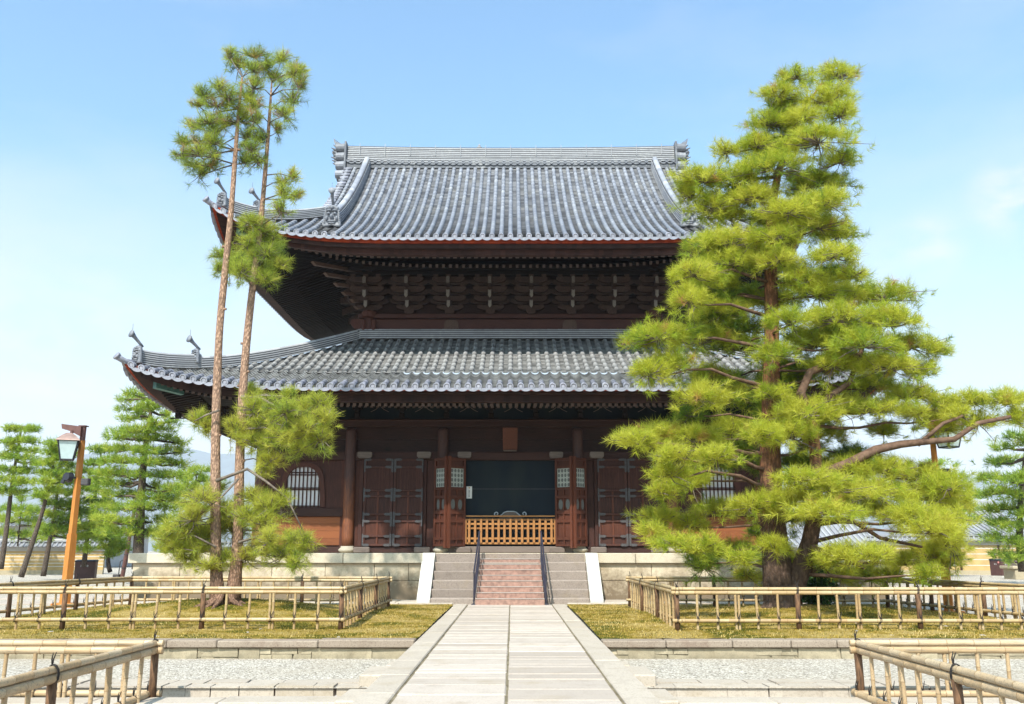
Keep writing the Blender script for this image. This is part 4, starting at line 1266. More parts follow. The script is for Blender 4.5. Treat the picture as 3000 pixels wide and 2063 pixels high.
# ---------------------------------------------------------------- eave carpentry
def raft_mesh(ln, w_, h_, nm, sl=0.):
    q = MB(); u = w_/2
    q.hexa([(-u,.004,-h_),(u,.004,-h_),(u,ln,-h_+ln*sl),(-u,ln,-h_+ln*sl),(-u,.004,0),(u,.004,0),(u,ln,ln*sl),(-u,ln,ln*sl)], .5)
    q.box(-u-.002, -.012, -h_-.002, u+.002, .003, .002, .7); me = q.mesh(nm); me.materials.append(m_rafter); me.materials.append(m_raf_end)
    for f in me.polygons:
        if f.index >= 6: f.material_index = 1
    return me
def eave_set(rf, parent, spec, raf_pitch, e_fly, z_fly, e_jir, z_jir, wall_in, sl1, sl2, n_each):
    for (nm, e0, e1, z0, z1, mat) in spec:
        b = MB()
        for sd_ in SIDES: sweep(b, rf, sd_, rect(e0, e1, z0, z1))
        obj(nm, b, mat, parent)
    # soffit boards: from behind the fascia to the wall
    b = MB()
    for sd_ in SIDES:
        h = rf.half(sd_)
        for (ea, za, eb, zb_) in ((e_fly+.02, z_fly+.012, e_jir+.05, z_fly+.012+sl1*(e_jir-e_fly)), (e_jir+.02, z_jir+.012, wall_in, z_jir+.012+sl2*(wall_in-e_jir))):
            ts = np.linspace(-1, 1, 61); V = []
            for t in ts:
                for (e, dz) in ((ea, za), (eb, zb_)):
                    q = t*(h-e); u = h-abs(q)
                    z = rf.z0 + rf.lift*max(0.,1-max(0,u-e)/rf.hx)**rf.lp*(1 if e < 1.2 else max(0,1-e/wall_in)**.7) + dz
                    if sd_ in ('front','back'): V.append((q, CY+(-1 if sd_ == 'front' else 1)*(rf.hy-e), z))
                    else: V.append(((-1 if sd_ == 'left' else 1)*(rf.hx-e), CY+q, z))
            b.add(V, [(2*i,2*i+1,2*i+3,2*i+2) for i in range(60)], .3)
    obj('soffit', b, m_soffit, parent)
    rest = MB(); ends = MB()
    for (e, dz, ln, w_, hh, lab, sl) in ((e_fly, z_fly, e_jir-e_fly, raf_pitch*.52, .135, 'f', sl1), (e_jir, z_jir, wall_in-e_jir-.2, .10, .13, 'j', sl2)):
        me = raft_mesh(ln, w_, hh, 'rafter', sl)
        n = int((rf.hx-e-.15)/raf_pitch)
        cnt = 0
        for sd_ in ('front', 'left', 'right'):
            h = rf.half(sd_)-e; nn = int((h-.15)/raf_pitch)
            for k in range(-nn, nn+1):
                q = k*raf_pitch
                u = rf.half(sd_)-abs(q)
                z = rf.z0 + rf.lift*max(0.,1-max(0,u-e)/rf.hx)**rf.lp + dz
                ln2 = min(ln, rf.half(sd_)-abs(q)-e) 
                if ln2 < .15: continue
                if sd_ == 'front' and lab == 'f' and abs(k) <= n_each//2:
                    o = obj('rafter', me, m_rafter, parent, loc=(q, CY-rf.hy+e, z))
                    continue
                if sd_ == 'front':
                    y_ = CY-rf.hy+e; u_ = w_/2; zz2 = z + ln2*sl
                    rest.hexa([(q-u_,y_,z-hh),(q+u_,y_,z-hh),(q+u_,y_+ln2,zz2-hh),(q-u_,y_+ln2,zz2-hh),(q-u_,y_,z),(q+u_,y_,z),(q+u_,y_+ln2,zz2),(q-u_,y_+ln2,zz2)], random.uniform(.3,.8))
                    ends.box(q-u_-.002, y_-.014, z-hh-.002, q+u_+.002, y_-.003, z+.002, .6)
                else:
                    s_ = -1 if sd_ == 'left' else 1
                    xo, xi = s_*(rf.hx-e), s_*(rf.hx-e-ln2); ya, yb = CY+q-w_/2, CY+q+w_/2; zz2 = z + ln2*sl
                    rest.hexa([(xo,ya,z-hh),(xi,ya,zz2-hh),(xi,yb,zz2-hh),(xo,yb,z-hh),(xo,ya,z),(xi,ya,zz2),(xi,yb,zz2),(xo,yb,z)], random.uniform(.3,.8))
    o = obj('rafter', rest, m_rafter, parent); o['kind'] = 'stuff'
    o = obj('rafter_end', ends, m_raf_end, parent); o['kind'] = 'stuff'
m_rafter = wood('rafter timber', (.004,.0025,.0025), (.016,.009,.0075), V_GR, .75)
m_raf_end = wood('rafter end grain', (.06,.042,.036), (.17,.125,.11), (6,6,6), .8)
zf_u = zat(578, 32.5+.82) - UP.z0; zj_u = zat(600, 32.5+2.1) - UP.z0
eave_set(UP, up, [('red_board', .10, .40, zat(550.5, 32.6)-UP.z0, -.05, m_redtrim),
                  ('fascia', .22, .52, zat(562, 32.75)-UP.z0, zat(551, 32.7)-UP.z0, m_wood_h),
                  ('eave_purlin', .50, .80, zat(577, 33.0)-UP.z0, zat(563, 33.0)-UP.z0, m_purl)],
         .262, .82, zf_u, 2.1, zj_u, 4.9, .33, .36, 50)
zf_l = zat(912.5, 30.5+.82) - LO.z0; zj_l = zf_l + .10
eave_set(LO, low, [('red_board', .10, .40, zat(885, 30.6)-LO.z0, -.05, m_redtrim),
                   ('fascia', .22, .52, zat(892, 30.75)-LO.z0, zat(885.5, 30.7)-LO.z0, m_wood_h),
                   ('eave_purlin', .50, .80, zat(911, 31.0)-LO.z0, zat(893, 31.0)-LO.z0, m_wood_h)],
         .214, .82, zf_l, 1.9, zj_l, 3.65, .19, .25, 50)
b = MB()
for s in (-1,1):                                       # copper clad hip rafter ends
    for rf, zz_ in ((LO, zf_l), (UP, zf_u)):
        f_ = Vector((s,-1,0)).normalized(); P0 = Vector((s*(rf.hx-.95), CY-rf.hy+.95, rf.z0+rf.lift*.80+zz_+.10))
        rt = Vector((f_.y,-f_.x,0))*.13
        A, B_ = P0 - f_*.9 - Vector((0,0,.12)), P0 + f_*.12
        V = []
        for zo in (-.28, .04):
            for p in (A-rt, B_-rt, B_+rt, A+rt): V.append(tuple(p + Vector((0,0,zo))))
        b = MB(); b.hexa(V, .5); obj('hip_rafter_end', b, m_teal, low if rf is LO else up)


# ---------------------------------------------------------------- lower bracket zone behind netting
b = MB(); b.box(-9.3, YC-.02, zat(955, YC), 9.3, YC+.1, zf_l+LO.z0+1.1); obj('bracket_net', b, m_net, hall)
bm = MB()
bm.box(-.075, -.22, 0, .075, .0, .20, .5, .01); bm.box(-.29, -.12, .20-.42, .29, -.0, -.21, .5, .02); bm.box(-.10, -.18, -.20, .10, 0, -.02, .5, .02); bm.box(-.19, -.16, .10, .19, 0, .22, .6, .02)
zb_ = zat(922, YC-.1)-.22
me = bm.mesh('bracket'); me.materials.append(m_wood_grey2 if False else m_rafter)
for k in range(-7, 8):
    x = X(1111, 935, YC-.1)
    obj('bracket', me, m_rafter, hall, loc=(k*1.665 + (.832 if False else -.72), YC-.03, zb_))
# frog-leg strut lines between the brackets
b = MB()
for k in range(-7, 7):
    x = k*1.665 - .72 + .8325
    for s in (-1,1): b.tube([(x+s*.04, YC-.05, zb_+.22), (x+s*.16, YC-.05, zb_+.12), (x+s*.34, YC-.05, zb_+.03)], .012, 5, True, .9)
obj('strut', b, m_wood_grey, hall)

m_corner_tail = wood("corner rafter timber", (.025,.016,.012), (.10,.06,.045), (4,4,4), .7)
# ---------------------------------------------------------------- upper storey
zu0 = zat(752, YM)
b = MB()
b.box(-5.9, YM+.05, zu0-.9, 5.9, YM+.25, zat(690, YM), .45)
for s in (-1,1):
    a, c = sorted((s*5.9, s*5.7)); b.box(a, YM+.26, zu0-.9, c, 2*CY-YM, zat(640, YM), .4)
b.box(-5.9, YM+.12, zat(690, YM)+.004, 5.9, YM+.3, UP.z0+1.6, .3)
obj('upper_wall', b, m_wood_h, hall)
b = MB(); b.box(-6.35, YM-.22, zat(721, YM-.2), 6.35, YM+.2, zat(711, YM-.2), .7, .02); obj('upper_beam', b, m_purl, hall)
b = MB(); b.box(-6.0, YM-.03, zat(749, YM), 6.0, YM+.1, zat(724, YM), .8, .01); obj('upper_frieze', b, m_purl, hall)
for x in (-2.47, 2.47):
    q = MB(); z0, z1 = zat(752, YM-.2), zat(725, YM-.2)
    ol = [(-.29,z0),(-.30,z0+.2),(-.28,z1-.12),(-.21,z1-.02),(-.1,z1),(.1,z1),(.21,z1-.02),(.28,z1-.12),(.30,z0+.2),(.29,z0)]
    q.prism([(x+a,c) for a,c in ol], 'y', YM-.20, YM+.04, .8); obj('column_head', q, m_corner_tail, hall)
for s in (-1, 1):
    q = MB(); x = s*5.92
    q.lathe([(.21, zu0-.6), (.22, zat(735,YM)), (.20, zat(722,YM))], x, YM, 18, .6)
    q.lathe([(.20, zat(719,YM-.3)), (.32, zat(717,YM-.3)), (.33, zat(706,YM-.3)), (.26, zat(702,YM-.3))], x, YM-.05, 18, .8)
    q.prism([(x+s*.2, zat(748,YM)), (x+s*.62, zat(748,YM)+.05), (x+s*.78, zat(735,YM)), (x+s*.72, zat(725,YM)), (x+s*.2, zat(724,YM))], 'y', YM-.1, YM+.1, .8)
    q.box(x-.3, YM-.24, zu0-.2, x-.12, YM-.05, zat(727,YM), .8, .05); q.box(x+.12, YM-.24, zu0-.2, x+.3, YM-.05, zat(727,YM), .8, .05)
    obj('corner_column', q, m_wood_v, hall)
# bracket clusters: block, curved arms in three tiers stepping forward, tail rafters with pale cut ends
def arm(b, hw, y0, y1, z, h, t=.5):
    ol = [(-hw, z+h), (-hw, z+h*.55), (-hw+.10, z+h*.18), (-hw+.24, z), (hw-.24, z), (hw-.10, z+h*.18), (hw, z+h*.55), (hw, z+h)]
    b.prism(ol, 'y', y0, y1, t)
def blk(b, x, y, z, w_=.13, h=.15, t=.6):
    b.prism([(x-w_*.7, z), (x+w_*.7, z), (x+w_, z+h*.45), (x+w_, z+h), (x-w_, z+h), (x-w_, z+h*.45)], 'y', y-w_, y+w_, t)
zA = zat(702, YM-.2); zB_ = zat(622, YM-1.4)
H3 = (zB_-zA)
def cluster():
    b = MB(); E_ = []; Y0 = YM-.1
    z1 = zat(703, Y0-.05); blk(b, 0, -.02, z1-.20, .20, .20)
    for i, (yy, ya, yb_, hw) in enumerate(((-.05, 703, 693, .56), (-.45, 684, 672, .68), (-.85, 663, 650, .70), (-1.2, 641, 629, .66))):
        z = zat(ya, Y0+yy); h = zat(yb_, Y0+yy)-z
        arm(b, hw, yy-.08, yy+.09, z, h, .6)
        for q in (-hw*.78, 0, hw*.78): blk(b, q, yy, z+h+.002, .10, .11)
        if i: arm(b, hw+.20, yy+.24, yy+.38, z-.02, h, .4)
        b.box(-.085, yy-.02, z+.004, .085, .1, z+h*.9, .5)
    for (ya, yb_, y1) in ((695, 681, -1.05), (672, 657, -1.45)):          # tail rafters with cut ends
        z0, z1 = zat(ya, Y0+y1), zat(yb_, Y0+y1); up_ = .34*(-y1)
        b.hexa([(-.075,y1,z0),(.075,y1,z0),(.085,0,z0+up_),(-.085,0,z0+up_),(-.075,y1,z1),(.075,y1,z1),(.085,0,z1+up_),(-.085,0,z1+up_)], .5)
        zm = (z0+z1)/2
        e = MB(); E_.append(e); e.prism([(-.02, z0-.03), (.02, z0-.03), (.070, z0+.05), (.062, zm), (.070, z1), (.0, z1-.025), (-.070, z1), (-.062, zm), (-.070, z0+.05)], 'y', y1-.06, y1-.002, .8)
    z0, z1 = zat(641, Y0-1.6), zat(625, Y0-1.6)
    b.box(-.075, -1.55, z0, .075, -.8, z1-.03, .5); e = MB(); E_.append(e); e.prism([(-.065, z0), (.065, z0), (.065, z1-.05), (.0, z1), (-.065, z1-.05)], 'y', -1.62, -1.552, .5)
    return b.mesh('bracket_cluster'), [e.mesh('tail_rafter_end') for e in E_]
m_brk = wood('bracket timber', (.022,.0135,.011), (.080,.047,.036), (5,5,5), .75)
cm1, cm2 = cluster(); cm1.materials.append(m_brk); [q_.materials.append(m_eave_end) for q_ in cm2]
for k in range(8):
    x = -5.92 + 11.84*k/7
    o = obj('bracket_cluster', cm1, m_brk, hall, loc=(x, YM-.1, 0)); [obj('tail_rafter_end', q_, m_eave_end, o, loc=(x, YM-.1, 0)) for q_ in cm2]
for s in (-1, 1):
    for k in range(1, 6):
        o = obj('bracket_cluster', cm1, m_brk, hall, loc=(s*5.92, YM + 9.6*k/6, 0)); o.rotation_euler = (0, 0, R(-90*s*-1) if s < 0 else R(90))
        if s < 0: o.rotation_euler = (0, 0, R(-90))
b = MB()
for ypx, yy in ((668, -.45), (646, -.85), (624, -1.2), (612, -1.45)):
    z = zat(ypx, YM-.1+yy); b.box(-6.6, YM-.1+yy-.07, z, 6.6, YM-.1+yy+.07, z+.12, .45)
obj('bracket_purlin', b, m_rafter, hall)
for s in (-1, 1):                                       # diagonal corner tail rafters fanning outward
    for (zo, l0, l1, th, spread) in ((1.36, .5, 2.85, .085, 0), (1.02, .4, 2.25, .085, 0), (.70, .4, 1.75, .08, 0), (.42, .3, 1.3, .08, .12), (.16, .2, .95, .075, -.1), (-.08, .2, .7, .07, .1)):
        q = MB(); f_ = Vector((s*(1+spread), -1, 0)).normalized(); z = zA + .1 + zo
        P0 = Vector((s*5.92, YM-.1, z)); rt = Vector((f_.y, -f_.x, 0))*.09
        A, B_ = P0 + f_*l0, P0 + f_*l1
        V = []
        for zo_, ex in ((-th, -.12), (th*.5, .05)):
            for p, up_ in ((A-rt, .12), (B_+f_*ex-rt, -.02), (B_+f_*ex+rt, -.02), (A+rt, .12)): V.append(tuple(p + Vector((0,0,zo_+up_))))
        q.hexa(V, .9); obj('corner_tail_rafter', q, m_corner_tail, hall)

# ================================================================ THINGS ROUND THE HALL
# -------- timber-clad access stair over the stone steps
t = thing('access_stair', 'rose brown boarded stair with dark handrails laid over the middle of the stone steps', 'stairs', (0, 29.6, 0))
n = 8; y0s, y1s = 28.45, 30.98
zs0, zs1 = .02, zat(1266.5, 30.95)
x0s = (at(1234, 1369, y0s).x - at(1077, 1369, y0s).x)/2; x1s = (at(1223.3, 1266, 30.95).x - at(1091, 1266, 30.95).x)/2
for k in range(n):
    f0, f1 = k/n, (k+1)/n
    xa = x0s + (x1s-x0s)*f0; xb = x0s + (x1s-x0s)*f1
    ya, yb = y0s + (y1s-y0s)*f0, y0s + (y1s-y0s)*f1
    z1 = zs0 + (zs1-zs0)*(k+1)/n
    q = MB()
    q.hexa([(-xa, ya, z1-.19), (xa, ya, z1-.19), (xb, yb+.05, z1-.19), (-xb, yb+.05, z1-.19), (-xa, ya, z1), (xa, ya, z1), (xb, yb+.05, z1), (-xb, yb+.05, z1)], random.uniform(.3,.8))
    tr = obj('tread', q, m_tread, t)
    q = MB(); q.box(-xa, ya-.012, z1-.014, xa, ya+.03, z1+.004); obj('nosing', q, m_nosing, tr)
for s in (-1, 1):
    q = MB(); xa, xb = s*(x0s+.05), s*(x1s+.05)
    q.tube([(xa, y0s+.12, 0), (xa, y0s+.12, .98)], .022, 8); q.tube([(xb, 30.7, zs1-.2), (xb, 30.7, zs1+.86)], .022, 8)
    q.tube([(xa, y0s-.05, .93), (xa, y0s+.12, .98), (xb, 30.7, zs1+.86), (xb, 31.1, zs1+.88)], .026, 8)
    q.tube([(xa, y0s+.12, .50), (xb, 30.7, zs1+.40)], .02, 8); q.tube([(xa, y0s+.12, .12), (xb, 30.7, zs1+.02)], .03, 8)
    q.box(xa-.07, y0s+.02, .0, xa+.07, y0s+.22, .03)
    obj('handrail', q, m_rail, t)

# -------- low timber barrier across the doorway
YB = YC - .13
t = thing('timber_barrier', 'honey coloured picket barrier closing the lower part of the central doorway', 'barrier', (0, YB, ZP))
xb = (at(1257.5, 1200, YB).x - at(1055, 1200, YB).x)/2
for a, c in ((1171.6, 1168.4), (1180.5, 1176), (1190, 1185.5), (1199.7, 1195.7), (1223, 1218.5), (1234, 1229.5)):
    q = MB(); q.box(-xb, YB, zat(a, YB), xb, YB+.045, zat(c, YB), random.uniform(.4,.9), .006); obj('rail', q, m_gate, t)
zp0, zp1 = zat(1230, YB-.03), zat(1175, YB-.03)
q = MB(); pw = .042
q.prism([(-pw, 0), (pw, 0), (pw, zp1-zp0-.10), (pw*.7, zp1-zp0-.085), (pw, zp1-zp0-.05), (0, zp1-zp0), (-pw, zp1-zp0-.05), (-pw*.7, zp1-zp0-.085), (-pw, zp1-zp0-.10)], 'y', -.055, -.004, .6)
pm = q.mesh('picket'); pm.materials.append(m_gate)
for k in range(15):
    x = -xb + .13 + (2*xb-.26)*k/14
    obj('picket', pm, m_gate, t, loc=(x, YB, zp0))
for s in (-1, 1):
    q = MB(); q.box(s*xb-.04, YB-.05, zat(1233.5, YB), s*xb+.04, YB+.08, zat(1176, YB), .5, .01); obj('post', q, m_gate, t)

# -------- arched rail with curls behind the barrier
yo = YC + .02
t = thing('altar_rail', 'arched dark rail top with pale curled ends rising behind the doorway barrier', 'altar rail', (0, yo, ZP))
q = MB(); zc = zat(1171, yo); zt = zat(1159.5, yo)
ol = [(-.42, zc-.25), (-.42, zc), (-.32, zc+.06), (-.22, zt-.03), (-.12, zt), (.12, zt), (.22, zt-.03), (.32, zc+.06), (.42, zc), (.42, zc-.25)]
q.prism(ol, 'y', yo-.02, yo+.03, .6); obj('arch_panel', q, m_wood_grey, t)
q = MB()
q.tube([(x, yo-.03, z) for x, z in ol[1:-1]], .022, 6)
for s in (-1, 1):
    pts = [(s*(.40+.02*k), yo-.03, zc+.02*0) for k in range(1)]
    for k in range(16):
        a = -math.pi/2 + k*.42; r = .095*(1-k/20)
        pts.append((s*(.50 + r*math.cos(a)), yo-.03, zc+.095 + r*math.sin(a)))
    q.tube(pts, .022, 6)
obj('scroll', q, m_scroll, t)

# -------- paper notice hanging on the netting
yn = YF + .07
a, c = at(1069.7, 1127, yn), at(1057.5, 1098, yn)
t = thing('notice_strip', 'small white notice strip on the netting by the left folding door', 'notice', (a.x, yn, a.z))
q = MB(); q.box(min(a.x,c.x), yn, zat(1130, yn), max(a.x,c.x), yn+.008, zat(1102.5, yn), .5); 
obj('sheet', q, m_white, t)
q = MB(); xm = (a.x+c.x)/2
for k in range(6): q.box(xm-.025, yn-.003, zat(1112+2.9*k, yn), xm+.02, yn-.001, zat(1110.6+2.9*k, yn))
q.lathe([(.0,0),(.001,0)], xm, yn, 4)
obj('lettering', q, m_black, t)
q = MB(); q.tube([(xm, yn-.003, zat(1106, yn)), (xm, yn-.001, zat(1106, yn))], .03, 10); obj('emblem', q, m_yel, t)

# ================================================================ BAMBOO FENCES
def node_tube(b, p0, p1, r, nl, t0, n=8, seed=0):
    p0, p1 = Vector(p0), Vector(p1); L_ = (p1-p0).length; d = (p1-p0)/L_
    s = random.uniform(-nl*.6, 0); first = True
    while s < L_:
        e = min(L_, s + nl*random.uniform(.85, 1.12)); s0 = max(0, s)
        if e - s0 > .02:
            t = min(1, max(.24, t0 + random.uniform(-.30, .26)))
            b.tube([p0+d*s0, p0+d*(s0+min(.02,(e-s0)*.2)), p0+d*(e-min(.02,(e-s0)*.2)), p0+d*e], [r*1.06, r*.97, r*.97, r*1.06], n, False, t)
            b.tube([p0+d*(e-.006), p0+d*(e+.003)], r*1.075, n, False, .0)
        s = e
    b.tube([p0-d*.002, p0+d*.004], r*.99, n, True, .6); b.tube([p1-d*.004, p1+d*.002], r*.99, n, True, .6)
def picket_mesh(h, r):
    b = MB(); node_tube(b, (0,0,0), (0,0,h), r, .28, .5, 8); return b.mesh('picket', True)
def tie_mesh(r, dz, big=False):
    b = MB()
    for k in range(3):
        o = (k-1)*.016; pts = []
        for i in range(13):
            a = 2*math.pi*i/12; pts.append((o + .012*math.sin(a), math.cos(a)*r*1.25, dz/2 + math.sin(a)*(r*1.2 + dz/2)))
        b.tube(pts, .006, 5, False, .5)
    for sg in (-1, 1): b.tube([(0,-.02,dz+r), (sg*.02,-.02,dz+r+.06), (sg*.035+.01,0,dz+r+.13)], [.009,.008,.004], 5)
    return b.mesh('rope_tie')
def bamboo_fence(label, runs, z0, hts, mat, group, nl=.31, rr=.043, start_post=True):
    """runs: list of polylines' (p, q, n_panels); hts = (low rail, main rail, cap rail)"""
    lo_, hi_, cap_ = hts
    t = thing('bamboo_fence', label, 'fence', (*runs[0][0], z0), group)
    pms = [picket_mesh(hi_-.01, .028) for _ in range(3)]
    pmesh = MB(); pmesh.tube([(0,0,0),(0.004,0,hi_*.5),(-.003,0,hi_)], [.056,.05,.052], 9, True, .4); postm = pmesh.mesh('post', True)
    tm = tie_mesh(.046, cap_-hi_+.0); tm2 = tie_mesh(.036, .0)
    for m_ in pms: m_.materials.append(mat)
    postm.materials.append(m_burnt); tm.materials.append(m_rope); tm2.materials.append(m_rope)
    donep = []
    for (p, q, npan) in runs:
        p = Vector((*p, z0)); q = Vector((*q, z0)); d = q-p; L_ = d.length; d.normalize(); nrm = Vector((d.y, -d.x, 0)); ang = math.atan2(d.y, d.x)
        ov = .10
        for (h, r, nm, tt, o_) in ((lo_, rr*.92, 'low_rail', .58, .05), (hi_, rr, 'top_rail', .62, .0), (cap_, rr*.82, 'cap_rail', .78, .008)):
            b = MB(); node_tube(b, p + Vector((0,0,h)) - d*ov + nrm*o_, q + Vector((0,0,h)) + d*ov + nrm*o_, r, nl, tt, 10)
            obj(nm, b, mat, t, True)
        for k in range(npan+1):
            P = p + d*(L_*k/npan)
            if not any((P-x).length < .2 for x in donep):
                donep.append(P.copy())
                o = obj('post', postm, m_burnt, t, loc=P); 
                ti = obj('rope_tie', tm, m_rope, o, loc=P+Vector((0,0,hi_))); ti.rotation_euler = (0,0,ang)
                ti = obj('rope_tie', tm2, m_rope, o, loc=P+Vector((0,0,lo_))+nrm*.04); ti.rotation_euler = (0,0,ang)
            if k == npan: break
            for j in range(1, 6):
                P = p + d*(L_*(k + j/6)/npan)
                offs = (-.032, .032) if j == 3 else (0,)
                for oo in offs:
                    pk = obj('picket', random.choice(pms), mat, t, loc=P + d*oo)
                    pk.rotation_euler = (random.uniform(-.02,.02), random.uniform(-.025,.025), random.uniform(0,6))
                ti = obj('rope_tie', tm2, m_rope, pk, loc=P+Vector((0,0,lo_))+nrm*.04); ti.rotation_euler = (0,0,ang)
    return t
FH = (zat(1404, 19.45), zat(1342, 19.45), zat(1342, 19.45)+.075)
FG = 'bamboo fences in front of the hall'
pl = 2.42
bamboo_fence('low bamboo fence round the moss bed of the tall twin trunk pine', [((-3.42-3.5*pl, 19.45), (-3.42, 19.45), 3), ((-3.42, 19.45), (-3.42, 26.75), 3), ((-3.42, 26.75), (-10.75, 27.0), 3), ((-10.75, 27.0), (-11.9, 19.45), 3)], .0, FH, m_bam, FG)
bamboo_fence('low bamboo fence round the moss bed of the broad layered pine', [((3.36, 19.1), (3.36+3*pl, 19.1), 3), ((3.36, 19.1), (3.40, 27.0), 3), ((3.40, 27.0), (10.5, 26.5), 3), ((10.5, 26.5), (11.4, 20.2), 3)], .0, FH, m_bam, FG)
cz = -.42
cl = gnd(352, 1474, cz+.70); cr = gnd(1944, 1473, cz+.70)
NH = (.14, .70, .79)
def near_far(c, px): return px
bamboo_fence('nearest bamboo fence corner at the lower left, with bleached rails and a scorched end post', [((cl.x, cl.y), (cl.x-.02, cl.y-3.5*pl), 3), ((cl.x, cl.y), (cl.x-3*pl, cl.y+.05), 3)], cz, NH, m_bam2, FG, .36, .052)
bamboo_fence('nearest bamboo fence corner at the lower right, with bleached rails and a scorched end post', [((cr.x, cr.y), (cr.x+.02, cr.y-3.5*pl), 3), ((cr.x, cr.y), (cr.x+3*pl, cr.y+.05), 3)], cz, NH, m_bam2, FG, .36, .052)

# ================================================================ LAMP POSTS, BINS, POLE, STONES
def lamp_post(label, base, lean, grp, sd=-1):
    t = thing('street_lamp', label, 'street lamp', base, grp)
    B = Vector(base); top = 4.88
    L_ = lambda z: B + Vector((lean*z, 0, z))
    def post(z0, z1, w0, w1, nm):
        q = MB(); a, c = L_(z0), L_(z1); V = []
        for p, w_ in ((a, w0), (c, w1)):
            for sx_, sy_ in ((-1,-1),(1,-1),(1,1),(-1,1)): V.append((p.x + (sx_*.85+sy_*.5)*w_, p.y + (sy_*.85-sx_*.5)*w_, p.z))
        q.hexa(V, .6); return obj(nm, q, m_lamp_wood, t)
    post(-.05, 2.1, .112, .100, 'post_sleeve'); post(2.101, top, .078, .066, 'post')
    q = MB(); p = L_(.0); q.box(p.x-.3, p.y-.25, -.05, p.x+.3, p.y+.25, .09, .5, .02); obj('footing', q, m_lamp_wood, t)
    hx_ = L_(top).x+sd*.24
    q = MB(); p = L_(top); q.tube([tuple(p), tuple(p+Vector((0,0,.42)))], [.085,.09], 8); q.box(p.x-.11, p.y-.11, p.z+.42, p.x+.11, p.y+.11, p.z+.45)
    q.prism([(p.x-sd*.02, p.z+.10), (p.x-sd*.02, p.z+.40), (p.x+sd*.58, p.z+.48), (p.x+sd*.55, p.z+.33), (p.x+sd*.3, p.z+.26)], 'y', p.y-.22, p.y-.08)
    q.tube([(hx_+0, p.y-.22, p.z+.27), (hx_, p.y-.22, p.z+.10)], .05, 8)
    obj('arm', q, m_brownpole, t)
    hx, hy, hz = p.x+sd*.24, p.y-.36, p.z-.50
    head = MB(); a = R(22)
    def ring(r, z): return [(hx + r*math.cos(a+math.pi/4+math.pi/2*k), hy + r*math.sin(a+math.pi/4+math.pi/2*k), z) for k in range(4)]
    V = ring(.46, hz+.44) + ring(.44, hz+.47) + ring(.26, hz+.60) + ring(.10, hz+.68)
    head.add(V, [(3,2,1,0)] + [(r*4+k, r*4+(k+1)%4, (r+1)*4+(k+1)%4, (r+1)*4+k) for r in range(3) for k in range(4)] + [(12,13,14,15)])
    ho = obj('hood', head, m_copper, t)
    q = MB(); q.add(ring(.23, hz-.12) + ring(.375, hz+.44), [(3,2,1,0)] + [(k,(k+1)%4,4+(k+1)%4,4+k) for k in range(4)])
    pn = obj('pane', q, m_pane, t)
    q = MB(); lo_, up_ = ring(.24, hz-.12), ring(.385, hz+.44)
    for k in range(4):
        q.tube([lo_[k], up_[k]], .02, 6); q.tube([lo_[k], lo_[(k+1)%4]], .022, 6); q.tube([up_[k], up_[(k+1)%4]], .02, 6)
    obj('frame', q, m_black, pn)
    q = MB(); p = L_(3.75); q.tube([(p.x-.20, p.y-.1, p.z), (p.x-.26, p.y-.25, p.z+.02)], [.16,.13], 14); q.tube([(p.x-.30, p.y-.28, p.z-.08), (p.x-.32, p.y-.3, p.z-.18)], .06, 8); q.tube([(p.x, p.y, p.z), (p.x-.2, p.y-.1, p.z)], .03, 6)
    obj('loudspeaker', q, m_black, t)
    q = MB(); q.box(p.x+.13, p.y-.12, p.z-.22, p.x+.36, p.y+.08, p.z-.02, .5, .02); obj('camera_box', q, m_iron, t)
    return t
lb = gnd(146, 1374, 0)
lamp_post('timber street lamp with frosted lantern on the gravel left of the hall', (lb.x, lb.y, -.03), .010, 'timber street lamps')
rb = gnd(2152, 1392, 0)
lamp_post('timber street lamp half hidden behind the broad layered pine', (rb.x, rb.y, -.03), .0, 'timber street lamps', 1)

